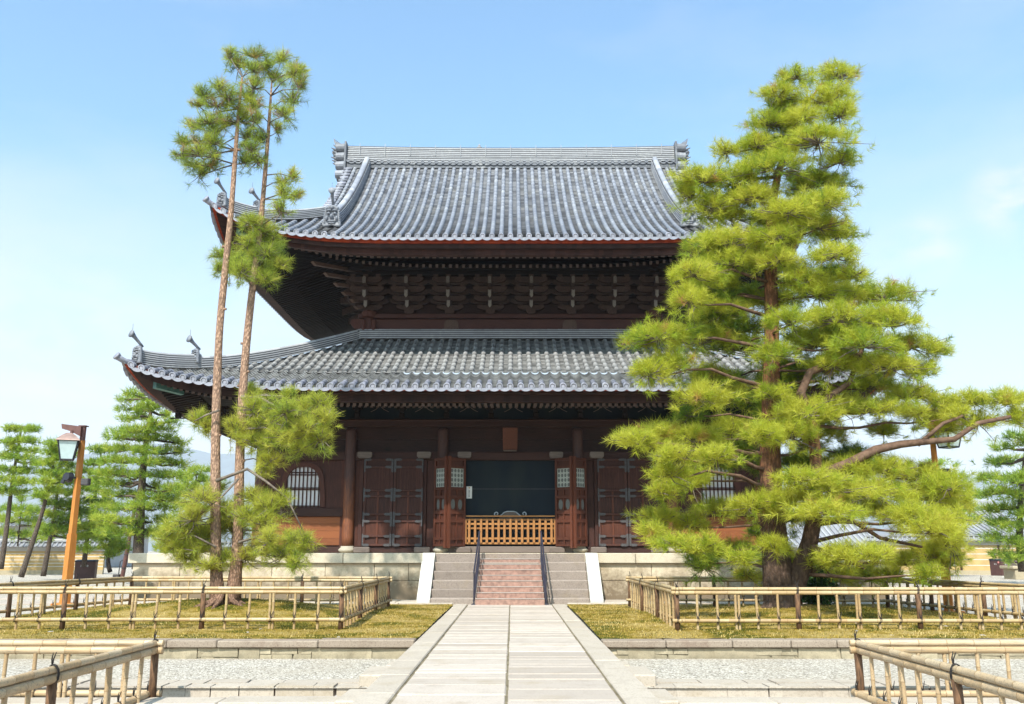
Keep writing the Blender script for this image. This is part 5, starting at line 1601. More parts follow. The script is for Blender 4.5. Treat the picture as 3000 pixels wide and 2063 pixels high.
def bin_box(label, c, rot, flip, tone):
    t = thing('equipment_cabinet', label, 'cabinet', c, 'brown cabinets with white characters')
    B = Vector(c); Rm = Matrix.Rotation(rot, 3, 'Z')
    def T(v): return tuple(B + Rm @ Vector(v))
    q = MB(); W_, D_, H_ = .52, .42, 1.0
    q.hexa([T((-W_,-D_,.06)),T((W_,-D_,.06)),T((W_,D_,.06)),T((-W_,D_,.06)),T((-W_*1.03,-D_*1.05,H_)),T((W_*1.03,-D_*1.05,H_)),T((W_*1.03,D_,H_)),T((-W_*1.03,D_,H_))])
    obj('body', q, m_brownbox, t)
    q = MB(); q.hexa([T((-W_*1.1,-D_*1.15,H_)),T((W_*1.1,-D_*1.15,H_)),T((W_*1.1,D_*1.1,H_)),T((-W_*1.1,D_*1.1,H_)),T((-W_*1.02,-D_*1.0,H_+.07)),T((W_*1.02,-D_,H_+.07)),T((W_*1.02,D_,H_+.10)),T((-W_*1.02,D_,H_+.10))])
    obj('lid', q, m_black, t)
    q = MB(); q.hexa([T((-W_*1.05,-D_*1.05,-.08)),T((W_*1.05,-D_*1.05,-.08)),T((W_*1.05,D_*1.05,-.08)),T((-W_*1.05,D_*1.05,-.08)),T((-W_*1.05,-D_*1.05,.06)),T((W_*1.05,-D_*1.05,.06)),T((W_*1.05,D_*1.05,.06)),T((-W_*1.05,D_*1.05,.06))]); obj('plinth', q, m_cheek, t)
    sx_ = 1 if flip else -1
    for txt, sz, loc, rz in (('消火栓', .13, (-.26, -D_*1.045-.006, .72), 0), ('消火', .10, ((W_*1.035)*sx_ + .006*sx_, -.1 if sx_ > 0 else .1, .74), R(90)*sx_)):
        cu = bpy.data.curves.new('lettering', 'FONT'); cu.body = txt; cu.size = sz; cu.extrude = .001; cu.space_character = 1.35
        tmp = bpy.data.objects.new('tmp', cu); sc.collection.objects.link(tmp)
        bpy.context.view_layer.update()
        me = bpy.data.meshes.new_from_object(tmp.evaluated_get(bpy.context.evaluated_depsgraph_get())); bpy.data.objects.remove(tmp)
        me.name = 'lettering'; me.materials.clear()
        Mx = Matrix.Translation(B) @ Matrix.Rotation(rot, 4, 'Z') @ Matrix.Translation(loc) @ Matrix.Rotation(rz, 4, 'Z') @ Matrix.Rotation(R(90), 4, 'X')
        me.transform(Mx); obj('lettering', me, m_white, t)
    q = MB(); p0 = T((W_*1.04*sx_, -.25, .88)); p1 = T((W_*1.06*sx_, -.25, .88)); q.tube([p0, p1], .06, 12); obj('round_badge', q, m_pink, t)
a = gnd(193, 1313, 0); bin_box('brown cabinet with white characters on gravel by the long ochre wall left of the hall', (a.x, a.y, -.03), R(16), True, 0)
a = gnd(2273, 1306, 0); bin_box('brown cabinet with white characters on a white plinth at the right edge by a pine', (a.x, a.y, -.03), R(22), False, 1)

a = gnd(277, 1308, 0)
t = thing('drain_pole', 'slim brown pole leaning beside the far corner of the podium', 'pole', (a.x, a.y, -.05))
q = MB(); q.tube([(a.x, a.y, -.05), (a.x+.22, a.y, 2.1)], .13, 10); q.tube([(a.x+.22, a.y, 2.1), (a.x+.42, a.y, 4.3)], .10, 10); obj('shaft', q, m_brownpole, t)
q = MB()
for z in (.5, 1.3, 2.1): q.tube([(a.x+.1*z-.0, a.y, z), (a.x+.1*z+.005, a.y, z+.05)], .15, 10)
obj('clamp', q, m_iron, t); q = MB(); q.tube([(a.x-.2, a.y-.1, -.02), (a.x-.16, a.y-.1, .9), (a.x-.02, a.y-.1, 1.0)], .03, 6); q.box(a.x-.5, a.y-.2, -.05, a.x-.15, a.y+.1, .16); obj('valve', q, m_iron, t)

def rock_mesh(sd):
    r_ = np.random.default_rng(sd); b = MB(); n, m = 10, 6; V = []
    for j in range(m+1):
        ph = math.pi/2*j/m
        for i in range(n):
            a = 2*math.pi*i/n; k = 1 + .22*math.sin(a*2+sd) + .15*r_.standard_normal()*.6
            V.append((math.cos(a)*math.cos(ph)*k, math.sin(a)*math.cos(ph)*k, -.15 + 1.0*math.sin(ph)*(1+.12*r_.standard_normal())))
    b.add(V, [(j*n+i, j*n+(i+1)%n, (j+1)*n+(i+1)%n, (j+1)*n+i) for j in range(m) for i in range(n)], .6); return b.mesh('field_stone', True)
RM = [rock_mesh(k) for k in range(5)]
for m_ in RM: m_.materials.append(m_rock)
def rock(px, py, s, label, grp, z=0., flatn=.6):
    p = gnd(px, py, z)
    o = obj('field_stone', random.choice(RM), m_rock, None, loc=(p.x, p.y, mound(p.x, p.y)-.03 if grp == 'pebbles' else z)); o.scale = (s, s*.8, s*flatn); o.rotation_euler = (0,0,random.uniform(0,6))
    return tag(o, label, 'stone', grp)
for px, py, s, lb_ in ((85, 1326, .30, 'reddish field stone on the gravel nearest the left picture edge'), (132, 1323, .34, 'brown field stone on the gravel just left of the lamp post'), (172, 1322, .26, 'grey field stone on the gravel just right of the lamp post'), (293, 1317, .30, 'flat field stone on the gravel left of the podium corner')):
    rock(px, py, s, lb_, 'field stones on the gravel')
for k in range(26):
    sd_ = -1 if k % 2 else 1
    px = random.uniform(20, 900) if sd_ < 0 else random.uniform(1430, 2300)
    py = random.uniform(1425, 1448) if random.random() < .7 else random.uniform(1395, 1425)
    rock(px, py, random.uniform(.04, .09), 'small pebble lying on the moss near the bamboo fences', 'pebbles')

# -------- stone lantern base by the right edge
a = gnd(2318, 1312, 0)
t = thing('stone_lantern', 'weathered stone lantern base cut off by the right picture edge beside the cabinet', 'lantern', (a.x, a.y, -.03))
q = MB(); q.box(a.x-.7, a.y-.6, -.05, a.x+1.1, a.y+.7, .55, .3, .03); q.box(a.x-.85, a.y-.7, .551, a.x+1.2, a.y+.8, .72, .7, .03); obj('plinth', q, m_rubble, t)
q = MB(); 
for k in range(4): q.box(a.x-.5, a.y-.45, .74+.2*k, a.x+.8, a.y+.5, .87+.2*k, .5, .02); q.box(a.x-.4, a.y-.4, .871+.2*k, a.x+.7, a.y+.45, .939+.2*k, .1)
obj('stacked_stones', q, m_step, t)

# ================================================================ FAR WALLS AND ROOFS
def plaster_wall(label, p0, p1, h, grp, lines=5, posts=0):
    t = thing('precinct_wall', label, 'wall', (*p0, 0), grp)
    p0 = Vector((*p0, 0)); p1 = Vector((*p1, 0)); d = (p1-p0); Ln = d.length; d.normalize(); nr = Vector((d.y, -d.x, 0))
    if nr.y > 0: nr = -nr
    def slab(q, s0, s1, z0, z1, o0, o1, t_=.5):
        V = []
        for z in (z0, z1):
            for s, o in ((s0,o0),(s1,o0),(s1,o1),(s0,o1)): V.append(tuple(p0 + d*s + nr*o + Vector((0,0,z))))
        q.hexa(V, t_)
    q = MB(); slab(q, 0, Ln, .25, h-.42, 0, -.5); obj('plaster', q, m_yel, t)
    q = MB(); slab(q, 0, Ln, -.1, .25, .06, -.5); obj('stone_foot', q, m_rubble, t)
    q = MB()
    for k in range(lines): z = .35 + (h-.85)*(k+.6)/lines; slab(q, 0, Ln, z, z+.035, .006, -.1)
    obj('white_line', q, m_white, t)
    q = MB(); slab(q, 0, Ln, h-.42, h-.16, .05, -.55); obj('cornice', q, m_plast, t)
    q = MB(); n = int(Ln/.30)
    for k in range(n+1):
        A = p0 + d*(k*.30) + nr*.42 + Vector((0,0,h-.12)); B_ = p0 + d*(k*.30) + nr*-.22 + Vector((0,0,h+.20))
        q.tube([tuple(A), tuple(B_)], .075, 6, True, .3+.5*random.random())
    slab(q, 0, Ln, h+.18, h+.30, .0, -.5, .4); slab(q, 0, Ln, h-.16, h-.13, .36, -.8, .2)
    V = [tuple(p0 + d*s + nr*o + Vector((0,0,z))) for s in (0, Ln) for o, z in ((.40, h-.13), (-.25, h+.2), (-.9, h-.13))]
    q.add(V, [(0,1,4,3), (1,2,5,4)], .3)
    obj('roof_tiles', q, m_far_tile, t)
    for k in range(posts):
        q = MB(); s = Ln*(k+.5)/posts; slab(q, s-.07, s+.07, .25, h-.42, .04, -.1); obj('post', q, m_wood_v, t)
    return t
a, c = gnd(-30, 1304, 0), gnd(232, 1292, 0)
q1 = at(232, 1292, a.y+8)
plaster_wall('long ochre wall with white lines and tiled cap at the left', (a.x-20, a.y-2), (at(232,1300,a.y+4).x, a.y+4), 1.95, 'ochre precinct walls')
p_ = at(232,1300,a.y+4)
plaster_wall('short ochre wall stretch set back between the long wall and the podium', (p_.x+.8, p_.y+9), (p_.x+26, p_.y+9), 1.95, 'ochre precinct walls')
t = thing('wall_gateway', 'dark timber gateway opening in the ochre wall left of the podium', 'gate', (p_.x+3.4, p_.y+8.6, 0))
q = MB(); gx = p_.x+3.6
for x in (gx-.75, gx+.75): q.box(x-.12, p_.y+8.3, -.05, x+.12, p_.y+8.6, 2.0)
q.box(gx-.9, p_.y+8.3, 2.0, gx+.9, p_.y+8.6, 2.2)
obj('frame', q, m_wood_v, t)
q = MB(); q.box(gx-.62, p_.y+8.5, -.02, gx+.62, p_.y+8.62, 1.99); obj('dark_door', q, m_shadowroom, t)
q = MB()
for z in (.6, 1.1, 1.6): q.box(gx-.6, p_.y+8.44, z, gx+.6, p_.y+8.49, z+.07)
obj('door_rail', q, m_wood_grey, t)
# right-hand wall with posts
a, c = at(2175, 1283, 66), at(2400, 1283, 60)
plaster_wall('ochre wall with dark posts and wide pale tiled eave at the right edge', (a.x-6, 67), (c.x+10, 58), 2.35, 'ochre precinct walls', 4, 9)

def far_hall(label, x0, x1, y, depth, ze, zr_, ov, hipin):
    t = thing('far_hall', label, 'building', ((x0+x1)/2, y, 0), 'tiled hall roofs beyond the walls')
    q = MB(); q.box(x0+ov, y+ov, 0, x1-ov, y+depth-ov, ze+.3); obj('wall', q, m_plast, t)
    q = MB(); n = 10; V = []
    yr = y+depth/2
    prof = [(f, ze + (zr_-ze)*(f**1.25)) for f in np.linspace(0,1,n+1)]
    for (f, z) in prof: 
        hx_ = hipin*min(1, f*1.4); V += [(x0+hx_, y+(yr-y)*f, z), (x1-hx_, y+(yr-y)*f, z)]
    q.add(V, [(2*i,2*i+1,2*i+3,2*i+2) for i in range(n)], .4)
    V2 = [(v[0], 2*yr-v[1], v[2]) for v in V]; q.add(V2, [(2*i,2*i+1,2*i+3,2*i+2) for i in range(n)], .4)
    for sgn, xx in ((0,0),(1,1)):
        VV = []
        for (f, z) in prof: VV += [V[2*int(round(f*n))+xx], V2[2*int(round(f*n))+xx]]
        q.add(VV, [(2*i,2*i+1,2*i+3,2*i+2) for i in range(n)], .4)
    rf = obj('roof', q, m_far_tile, t)
    q = MB(); k = x0+.4
    while k < x1:
        pts = []
        for (f, z) in prof:
            hx_ = hipin*min(1, f*1.4)
            if x0+hx_ <= k <= x1-hx_: pts.append((k, y+(yr-y)*f, z+.05))
        if len(pts) > 1: q.tube(pts, .11, 5, True, .3+.6*random.random())
        k += .45
    obj('cover_tiles', q, m_far_tile, rf)
    q = MB(); q.box(x0+hipin, yr-.35, zr_-.1, x1-hipin, yr+.35, zr_+.7, .7, .1); obj('ridge', q, m_ridge, rf)
y_ = 86
far_hall('wide grey tiled hall roof showing between pines above the left ochre wall', at(-60,1150,y_).x, at(225,1150,y_).x, y_, 16, zat(1192,y_), zat(1128,y_+8), 1., 3.)
y_ = 78
far_hall('grey tiled hall roof beyond the ochre wall at the right edge', at(2080,1150,y_).x, at(2420,1150,y_).x, y_, 14, zat(1216,y_), zat(1150,y_+7), 1., 2.5)
y_ = 74
far_hall('pale tiled roof glimpsed between the trunks of the broad layered pine', at(1755,1200,y_).x, at(2060,1200,y_).x, y_, 12, zat(1240,y_), zat(1172,y_+6), 1., 2.)

# ================================================================ TREES
class Crown:
    """collects needle tufts (numpy) and twigs for one tree"""
    def __init__(s): s.C = []; s.A = []; s.Ln = []; s.T = []; s.tw = MB(); s.br = []
    def pad(s, c, rx, ry, rz, n, ln, tint=.5, droop=0., twigs=8, fill=.26, shell=.38, brown=.018):
        c = np.array(c, float)
        v = rng.normal(size=(n, 3)); v /= np.linalg.norm(v, axis=1)[:, None]
        v[:, 2] = np.where(v[:, 2] < -.25, -v[:, 2]*.8, v[:, 2])
        r = shell + (1-shell)*rng.random(n)**.6
        r = np.where(rng.random(n) < .10, r*1.18, r)
        ax = np.array([rx, rz, ry])
        # break the outline up: a few lobes per pad
        k = rng.normal(size=(5, 3)); k /= np.linalg.norm(k, axis=1)[:, None]
        lob = np.max(v @ k.T, axis=1); r = r*(.74 + .36*np.clip(lob, 0, 1))
        p = c + v*r[:, None]*ax
        p[:, 2] -= droop*(v[:, 0]**2 + v[:, 1]**2)*r**2
        a = v*np.array([.75, .75, .35]) + np.array([0, 0, .75]) + rng.normal(scale=.28, size=(n, 3))
        a /= np.linalg.norm(a, axis=1)[:, None]
        t = np.clip(tint + rng.normal(scale=.20, size=n), 0, .94)
        t = np.where(rng.random(n) < brown, 1., t)
        s.C.append(p); s.A.append(a); s.Ln.append(ln*(.8 + .4*rng.random(n))); s.T.append(t)
        m_ = int(n*fill)
        if m_:
            v2 = rng.normal(size=(m_, 3)); v2 /= np.linalg.norm(v2, axis=1)[:, None]
            p2 = c + v2*(.45 + 1.0*rng.random(m_))[:, None]*ax*np.array([1.05, 1.05, 1.25]) - np.array([0, 0, ry*.55])
            a2 = v2*np.array([.9, .9, .5]) + np.array([0, 0, .25]) + rng.normal(scale=.3, size=(m_, 3)); a2 /= np.linalg.norm(a2, axis=1)[:, None]
            s.C.append(p2); s.A.append(a2); s.Ln.append(ln*(.7 + .4*rng.random(m_))); s.T.append(np.clip(tint - .14 + rng.normal(scale=.18, size=m_), 0, .94))
            for i in rng.choice(m_, size=min(m_, int(twigs*.8)), replace=False):
                q = Vector(p2[i]); r_ = Vector(c) - Vector((0, 0, ry*.4)); mid = r_.lerp(q, .5) + Vector((rng.normal()*.08*rx, rng.normal()*.08*rx, rng.normal()*.08*ry))
                s.tw.tube([r_, mid, q], [.014, .010, .005], 4, False, .5)
        r0 = Vector(c) - Vector((0, 0, ry*.55))
        idx = rng.choice(n, size=min(n, twigs), replace=False)
        for i in idx:
            q = Vector(p[i]); mid = r0.lerp(q, .55) + Vector((rng.normal()*.06*rx, rng.normal()*.06*rz, -.10*ry + rng.normal()*.05*ry))
            s.tw.tube([r0.lerp(q, .05), mid, q], [.020, .014, .007], 4, False, .5)
        return r0
    def limb(s, pts, r0, r1, n=7, wob=.05):
        pts = [Vector(p) for p in pts]; P = []
        for i in range(len(pts)-1):
            L_ = (pts[i+1]-pts[i]).length; k = max(1, int(L_/.5))
            for j in range(k): 
                q = pts[i].lerp(pts[i+1], j/k)
                if i or j: q = q + Vector((random.gauss(0,wob), random.gauss(0,wob), random.gauss(0,wob)))
                P.append(q)
        P.append(pts[-1]); m = len(P)
        b = MB(); b.tube(P, [r0 + (r1-r0)*(i/(m-1)) for i in range(m)], n, True, .5); s.br.append(b)
    def needles(s, name, per, wid, spread=1.25):
        C = np.concatenate(s.C); A = np.concatenate(s.A); Ln = np.concatenate(s.Ln); T = np.concatenate(s.T)
        n = len(C); k = per
        ref = np.where(np.abs(A[:, 2:3]) < .9, np.array([[0,0,1.]]), np.array([[1.,0,0]]))
        U = np.cross(A, ref); U /= np.linalg.norm(U, axis=1)[:, None]; W = np.cross(A, U)
        th = rng.random((n, k))*2*np.pi; ph = np.arccos(1 - rng.random((n, k))*(1-math.cos(spread)))
        D = A[:, None]*np.cos(ph)[..., None] + (U[:, None]*np.cos(th)[..., None] + W[:, None]*np.sin(th)[..., None])*np.sin(ph)[..., None]
        l = Ln[:, None]*(.75 + .4*rng.random((n, k)))
        back = -A*Ln[:, None]*.95
        B0 = C[:, None] + back[:, None]*rng.random((n, k, 1))
        side = np.cross(D, rng.normal(size=(n, k, 3))); side /= np.linalg.norm(side, axis=2)[..., None] + 1e-9
        tip = B0 + D*l[..., None]; tip[..., 2] -= .10*l*np.sin(ph)
        base = B0 + D*(l*.04)[..., None]
        V = np.stack([base - side*wid*.5, base + side*wid*.5, tip], axis=2).reshape(-1, 3)
        tint = np.repeat(T, k) + rng.normal(scale=.05, size=n*k)
        tint = np.where(np.repeat(T, k) >= 1, 1., np.clip(tint, 0, .95))
        return tri_mesh(name, V, n*k, tint)

def trunk(b, pts, rad, n=14, flare=True):
    P = [Vector(p) for p in pts]; Q = []; Rr = []
    for i in range(len(P)-1):
        k = max(2, int((P[i+1]-P[i]).length/.35))
        for j in range(k):
            f = j/k; f2 = f
            Q.append(P[i].lerp(P[i+1], f)); Rr.append(rad[i] + (rad[i+1]-rad[i])*f)
    Q.append(P[-1]); Rr.append(rad[-1])
    # smooth
    for _ in range(3):
        Q = [Q[0]] + [(Q[i-1]+Q[i]*2+Q[i+1])/4 for i in range(1, len(Q)-1)] + [Q[-1]]
    Rr = [r*(1+random.uniform(-.035,.035)) for r in Rr]
    b.tube(Q, Rr, n, True, .5)
    return Q
def roots(b, base, r, n, ln):
    for k in range(n):
        a = 2*math.pi*k/n + random.uniform(-.3,.3); l = ln*random.uniform(.6,1.2)
        pts = [Vector(base) + Vector((math.cos(a)*r*.6, math.sin(a)*r*.6, .38)), Vector(base) + Vector((math.cos(a)*r*1.15, math.sin(a)*r*1.15, .12)), Vector(base) + Vector((math.cos(a)*(r+l*.6), math.sin(a)*(r+l*.6), .0)), Vector(base) + Vector((math.cos(a)*(r+l), math.sin(a)*(r+l), -.08))]
        b.tube(pts, [r*.42, r*.34, r*.2, r*.06], 8, True, .4)
def nearest_on(Q, z):
    return min(Q, key=lambda q: abs(q.z - z))

# ---------------------------------------------------------------- broad layered pine, right
TY = 22.6
def dR(x, y): return (1392.7 + x*.8239, 77.4 + y*.8239)
def W(x, y, Y): return at(x, y, Y)
base = gnd(1772, 1392, .12); TY = base.y
t = thing('layered_pine', 'broad bright green pine with layered needle pads and a forked trunk right of the hall', 'pine tree', base)
tb = MB()
tp = [(1774,1400),(1768,1330),(1757,1255),(1748,1140),(1745,1000),(1748,880),(1750,760),(1747,640),(1747,500),(1752,430),(1800,280),(1862,190)]
tr = [.44,.385,.335,.28,.24,.21,.185,.165,.13,.10,.055,.025]
offs = [0,0,0,.1,.2,.2,.2,.15,.1,.1,.1,.1]
Q1 = trunk(tb, [W(x,y,TY+o) for (x,y),o in zip(tp, offs)], tr)
tp2 = [(1785,1370),(1812,1300),(1838,1235),(1850,1150),(1853,1050),(1838,945)]
Q2 = trunk(tb, [W(x,y,TY-.05-.12*i) for i,(x,y) in enumerate(tp2)], [.26,.235,.20,.17,.145,.12])
roots(tb, (base.x, base.y, base.z-.02), .36, 8, .75)
obj('trunk', tb, m_bark_r, t, True)
cr_ = Crown()
sc_px = .8239
RP = """610 105 60 30|500 112 55 22|450 160 65 28|590 175 75 33|520 222 58 25|618 215 48 30|430 240 72 28|560 285 105 33|390 297 58 28|305 318 42 22|
620 340 48 30|440 360 105 38|245 392 72 33|330 398 85 36|560 402 85 33|205 432 36 33|385 440 66 30|270 470 66 36|575 450 75 30|480 480 75 28|320 492 58 28|
560 520 86 28|245 572 56 28|320 562 85 36|440 552 76 28|618 545 66 24|600 600 85 28|212 650 70 33|330 620 110 33|450 612 58 28|205 720 55 38|282 682 75 42|655 655 42 20|520 670 58 33|
300 755 85 28|440 730 66 38|560 700 75 38|640 712 75 36|735 712 85 36|480 782 66 36|620 770 85 42|755 780 85 46|120 822 90 36|66 836 36 34|240 832 95 36|340 852 75 33|440 872 56 33|560 842 75 36|680 842 85 38|815 850 70 30|885 862 44 20|92 922 56 33|162 902 75 36|262 932 56 28|600 902 66 36|756 902 85 36|835 918 50 30|
700 960 75 33|810 985 72 30|240 987 76 36|340 987 76 33|432 987 56 28|520 1032 95 36|620 1022 85 33|720 1022 85 28|828 1036 55 22|900 1012 52 26|975 1002 56 28|1000 1062 46 26|938 1040 46 24|1075 1002 55 32|1098 1052 38 28|
62 1112 56 28|34 1106 34 20|130 1092 85 33|222 1102 85 38|320 1082 75 33|400 1092 56 33|160 1150 56 22|280 1152 56 33|480 1092 75 38|558 1092 75 33|740 1087 40 28|540 1132 46 22|
150 1202 56 28|132 1250 36 28|212 1222 56 36|520 1212 85 28|640 1192 85 33|740 1187 80 33|832 1205 80 36|915 1235 70 36|600 1242 105 33|720 1252 105 38|850 1262 85 36|940 1285 60 32|
280 1302 76 28|380 1287 76 33|480 1277 86 38|580 1302 95 33|700 1302 85 33|815 1312 90 33|905 1325 60 28|120 1322 56 28|100 1362 46 22|200 1342 56 28|172 1392 80 22|240 1402 56 24|
875 1352 75 38|925 1392 48 42|868 1422 75 33|905 1442 46 24|640 1422 66 28|720 1422 66 28|790 1442 46 28|560 1442 56 24|440 1402 46 28|450 1442 56 28|345 1432 46 18|362 1482 46 18|620 1482 56 24|700 1482 56 28|760 1482 46 22|868 1475 46 22|879 1062 46 34|905 1078 40 24"""
pads = [tuple(float(q) for q in p.split()) for p in RP.replace('\n','').split('|') if p.strip()]
for i, (x, y, rx, ry) in enumerate(pads):
    dx, dy = dR(x, y)
    # crown is deeper at the bottom; pads nearer the silhouette sit near the trunk's plane
    cx_line = 1752 if dy > 480 else 1752 + (480-dy)*.35
    halfw = 90 + max(0, dy-130)*.36
    f = min(1, abs(dx-cx_line)/halfw)
    span = (halfw/92.)*math.sqrt(max(.04, 1-f*f))*.62
    off = random.uniform(-1, .55)*span
    if abs(dx-cx_line) < 75 and any(a < dy < c for a, c in ((425,640),(690,740),(890,1035),(1120,1172))): off = -abs(off)*.5 - .45
    elif abs(dx-cx_line) < 60 and dy > 500: off = abs(off)*.9 + .25 if i % 2 else -abs(off)*.8 - .35
    c = W(dx, dy, TY+off); k = dep_ = ((TY+off)*cP + (c.z-1.6)*sP)/F_*sc_px
    wx, wz = rx*k*1.14, ry*k*1.04
    n = int(100*wx*wz*math.pi)
    tint = .66 + .16*random.gauss(0,1)*.6 + (.12 if dy > 880 else 0.)
    r0 = cr_.pad(c, wx, wz, wx*.8, n, .255, tint, .16*wx, twigs=int(10+n*.05))
    # limb from the trunk
    Q = Q2 if (dx > 1835 and dy > 950) else Q1
    root_z = min(c.z + .1 - .10*abs(c.x - base.x), Q[-1].z-.05)
    rt = nearest_on(Q, max(root_z, 1.1))
    mid = rt.lerp(r0, .5) + Vector((0, 0, .10*(r0-rt).length*random.uniform(-.5, 1)))
    if i % 3 == 0:
        L_ = (r0-rt).length
        cr_.limb([rt, mid, r0], min(.06, .018+.014*L_), .014, 6, .05)
# a second, sparser layer behind the trunk gives the crown its depth
for i in range(54):
    f = random.random()**.8; dy = 230 + f*1050
    cx_line = 1752 if dy > 480 else 1752 + (480-dy)*.35
    halfw = 60 + max(0, dy-130)*.26
    dx = cx_line + random.uniform(-1,1)*halfw*.75
    off = random.uniform(.5, 1.5)*(.4+f*1.4)
    if 1600 < dx < 1700 and 1060 < dy < 1180: continue
    c = W(dx, dy, TY+off); wx, wz = random.uniform(.45,.8), random.uniform(.22,.32)
    cr_.pad(c, wx, wz, wx*.9, int(100*wx*wz*math.pi), .28, .25, .1*wx, twigs=14)
    rt = nearest_on(Q1, max(1.2, c.z-.2)); 
    if i % 2: cr_.limb([rt, rt.lerp(c,.5)+Vector((0,0,.1)), c], .04, .014, 6, .05)
# the reddish S-shaped limbs
for pl_, r0, r1 in (([(1838,950),(1815,890),(1838,845),(1900,815),(1945,800),(1955,775)], .13, .05), ([(1838,950),(1880,900),(1925,870),(1955,790)], .10, .05), ([(1850,1080),(1920,1050),(1990,1020),(2085,1005),(2160,995),(2215,960),(2290,945)], .13, .045), ([(2080,1008),(2140,960),(2190,940)], .06,.03), ([(1845,1180),(1930,1180),(2000,1215),(2090,1240)], .075, .03), ([(1840,1240),(1895,1255),(1960,1290)], .06, .02)):
    cr_.limb([W(x,y,TY-.5) for x,y in pl_], r0, r1, 9, .03)
for b in cr_.br: obj('branch', b, m_twig_b, t, True)
obj('twig', cr_.tw, m_twig, t)['kind'] = 'stuff'
nm_ = cr_.needles('crown', 44, .0100, 1.35)
obj('crown', nm_, m_needle, t)

# broad-leaved shrub at its foot
sb = gnd(1852, 1385, .1)
t = thing('evergreen_shrub', 'small dark glossy leaved shrub at the foot of the broad layered pine', 'shrub', sb)
q = MB(); V = []; n = 1500
P = rng.normal(size=(n,3)); P /= np.linalg.norm(P,axis=1)[:,None]; P = P*(rng.random(n)**.4)[:,None]*np.array([.52,.45,.50]) + np.array([sb.x, sb.y-.1, sb.z+.52])
P[:,2] = np.maximum(P[:,2], sb.z+.03)
D = rng.normal(size=(n,3)); D[:,2] -= .1; D /= np.linalg.norm(D,axis=1)[:,None]
Sx = np.cross(D, rng.normal(size=(n,3))); Sx /= np.linalg.norm(Sx,axis=1)[:,None]
l, wd = .10, .038
tri = np.stack([P, P+D*l*.5+Sx*wd, P+D*l, P, P+D*l, P+D*l*.5-Sx*wd], axis=1).reshape(-1,3)
obj('foliage', tri_mesh('foliage', tri, n*2, np.repeat(rng.random(n),2)), m_leaf, t)
q = MB()
for k in range(9):
    a = random.uniform(0,6.28); q.tube([(sb.x, sb.y-.1, sb.z-.05), (sb.x+.15*math.cos(a), sb.y-.1+.15*math.sin(a), sb.z+.3), (sb.x+.35*math.cos(a), sb.y-.1+.3*math.sin(a), sb.z+.7)], [.018,.012,.005], 5)
obj('stem', q, m_twig, t)

# ---------------------------------------------------------------- tall twin-trunk pine, left
base = gnd(507, 1368, .36); TL = base.y
t = thing('twin_trunk_pine', 'tall slender pine with two bare pinkish trunks and sparse tufted crown left of the hall', 'pine tree', base)
tb = MB()
a1 = [(494,1372),(490,1320),(489,1230),(488,1100),(489,950),(497,740),(513,590),(525,470),(534,340),(541,250),(549,175)]
a2 = [(526,1372),(536,1290),(541,1200),(542,1080),(547,940),(558,780),(576,620),(591,510),(603,370),(612,250),(616,185)]
Q1 = trunk(tb, [W(x,y,TL-.02*i) for i,(x,y) in enumerate(a1)], [.20,.145,.128,.118,.108,.092,.084,.070,.055,.040,.02], 14)
Q2 = trunk(tb, [W(x,y,TL+.1+.03*i) for i,(x,y) in enumerate(a2)], [.21,.145,.125,.115,.105,.098,.084,.070,.055,.040,.02], 14)
roots(tb, (base.x+.0, base.y, base.z-.05), .22, 9, .6)
for Q in (Q1, Q2):
    for k in range(7):
        p = random.choice(Q[5:]); tb.tube([p, p+Vector((random.choice((-1,1))*.14, -.05, .0))], [.045,.03], 6)
obj('trunk', tb, m_bark_l, t, True)
cl_ = Crown()
def dA(x,y): return (x*.3393, y*.3393)
def dB(x,y): return (232.1+x*.3393, 309.5+y*.3393)
def dC(x,y): return (x*.3393, 851+y*.3393)
GA = """1540 360 50 50|1600 420 70 60|1700 360 80 45|1780 430 80 50|1880 380 70 50|1960 470 60 60|1700 450 80 50|1850 500 70 50|2010 460 45 40|2000 560 50 60|1960 650 60 60|1900 740 60 60|1850 850 40 60|1700 560 70 60|
1480 570 80 50|1380 620 70 50|1330 690 60 40|1450 690 90 40|1530 640 70 50|1650 640 70 60|1700 690 70 50|1400 800 90 50|1300 830 70 40|1500 800 80 50|1620 780 80 70|1700 780 60 60|1450 870 90 40|
1230 940 60 35|1330 930 80 45|1430 930 80 40|1220 1020 60 40|1330 1010 90 50|1430 1020 80 50|1300 1090 70 40|1400 1090 80 40|1340 1150 60 40|1650 900 60 60|1680 980 70 60|1640 1060 60 50|1720 1060 60 50|1740 920 50 50|
1900 1200 70 40|1960 1160 40 40|1900 1290 60 60|1990 1290 40 30|1880 1390 50 70"""
GB = """1000 560 90 40|1080 620 90 60|1140 680 55 50|970 700 60 60|1100 760 85 60|1190 835 55 40|1050 850 100 60|1100 930 75 45|930 880 60 60|800 780 70 40|850 860 60 50|900 830 60 50|780 870 36 36|1000 780 80 60"""
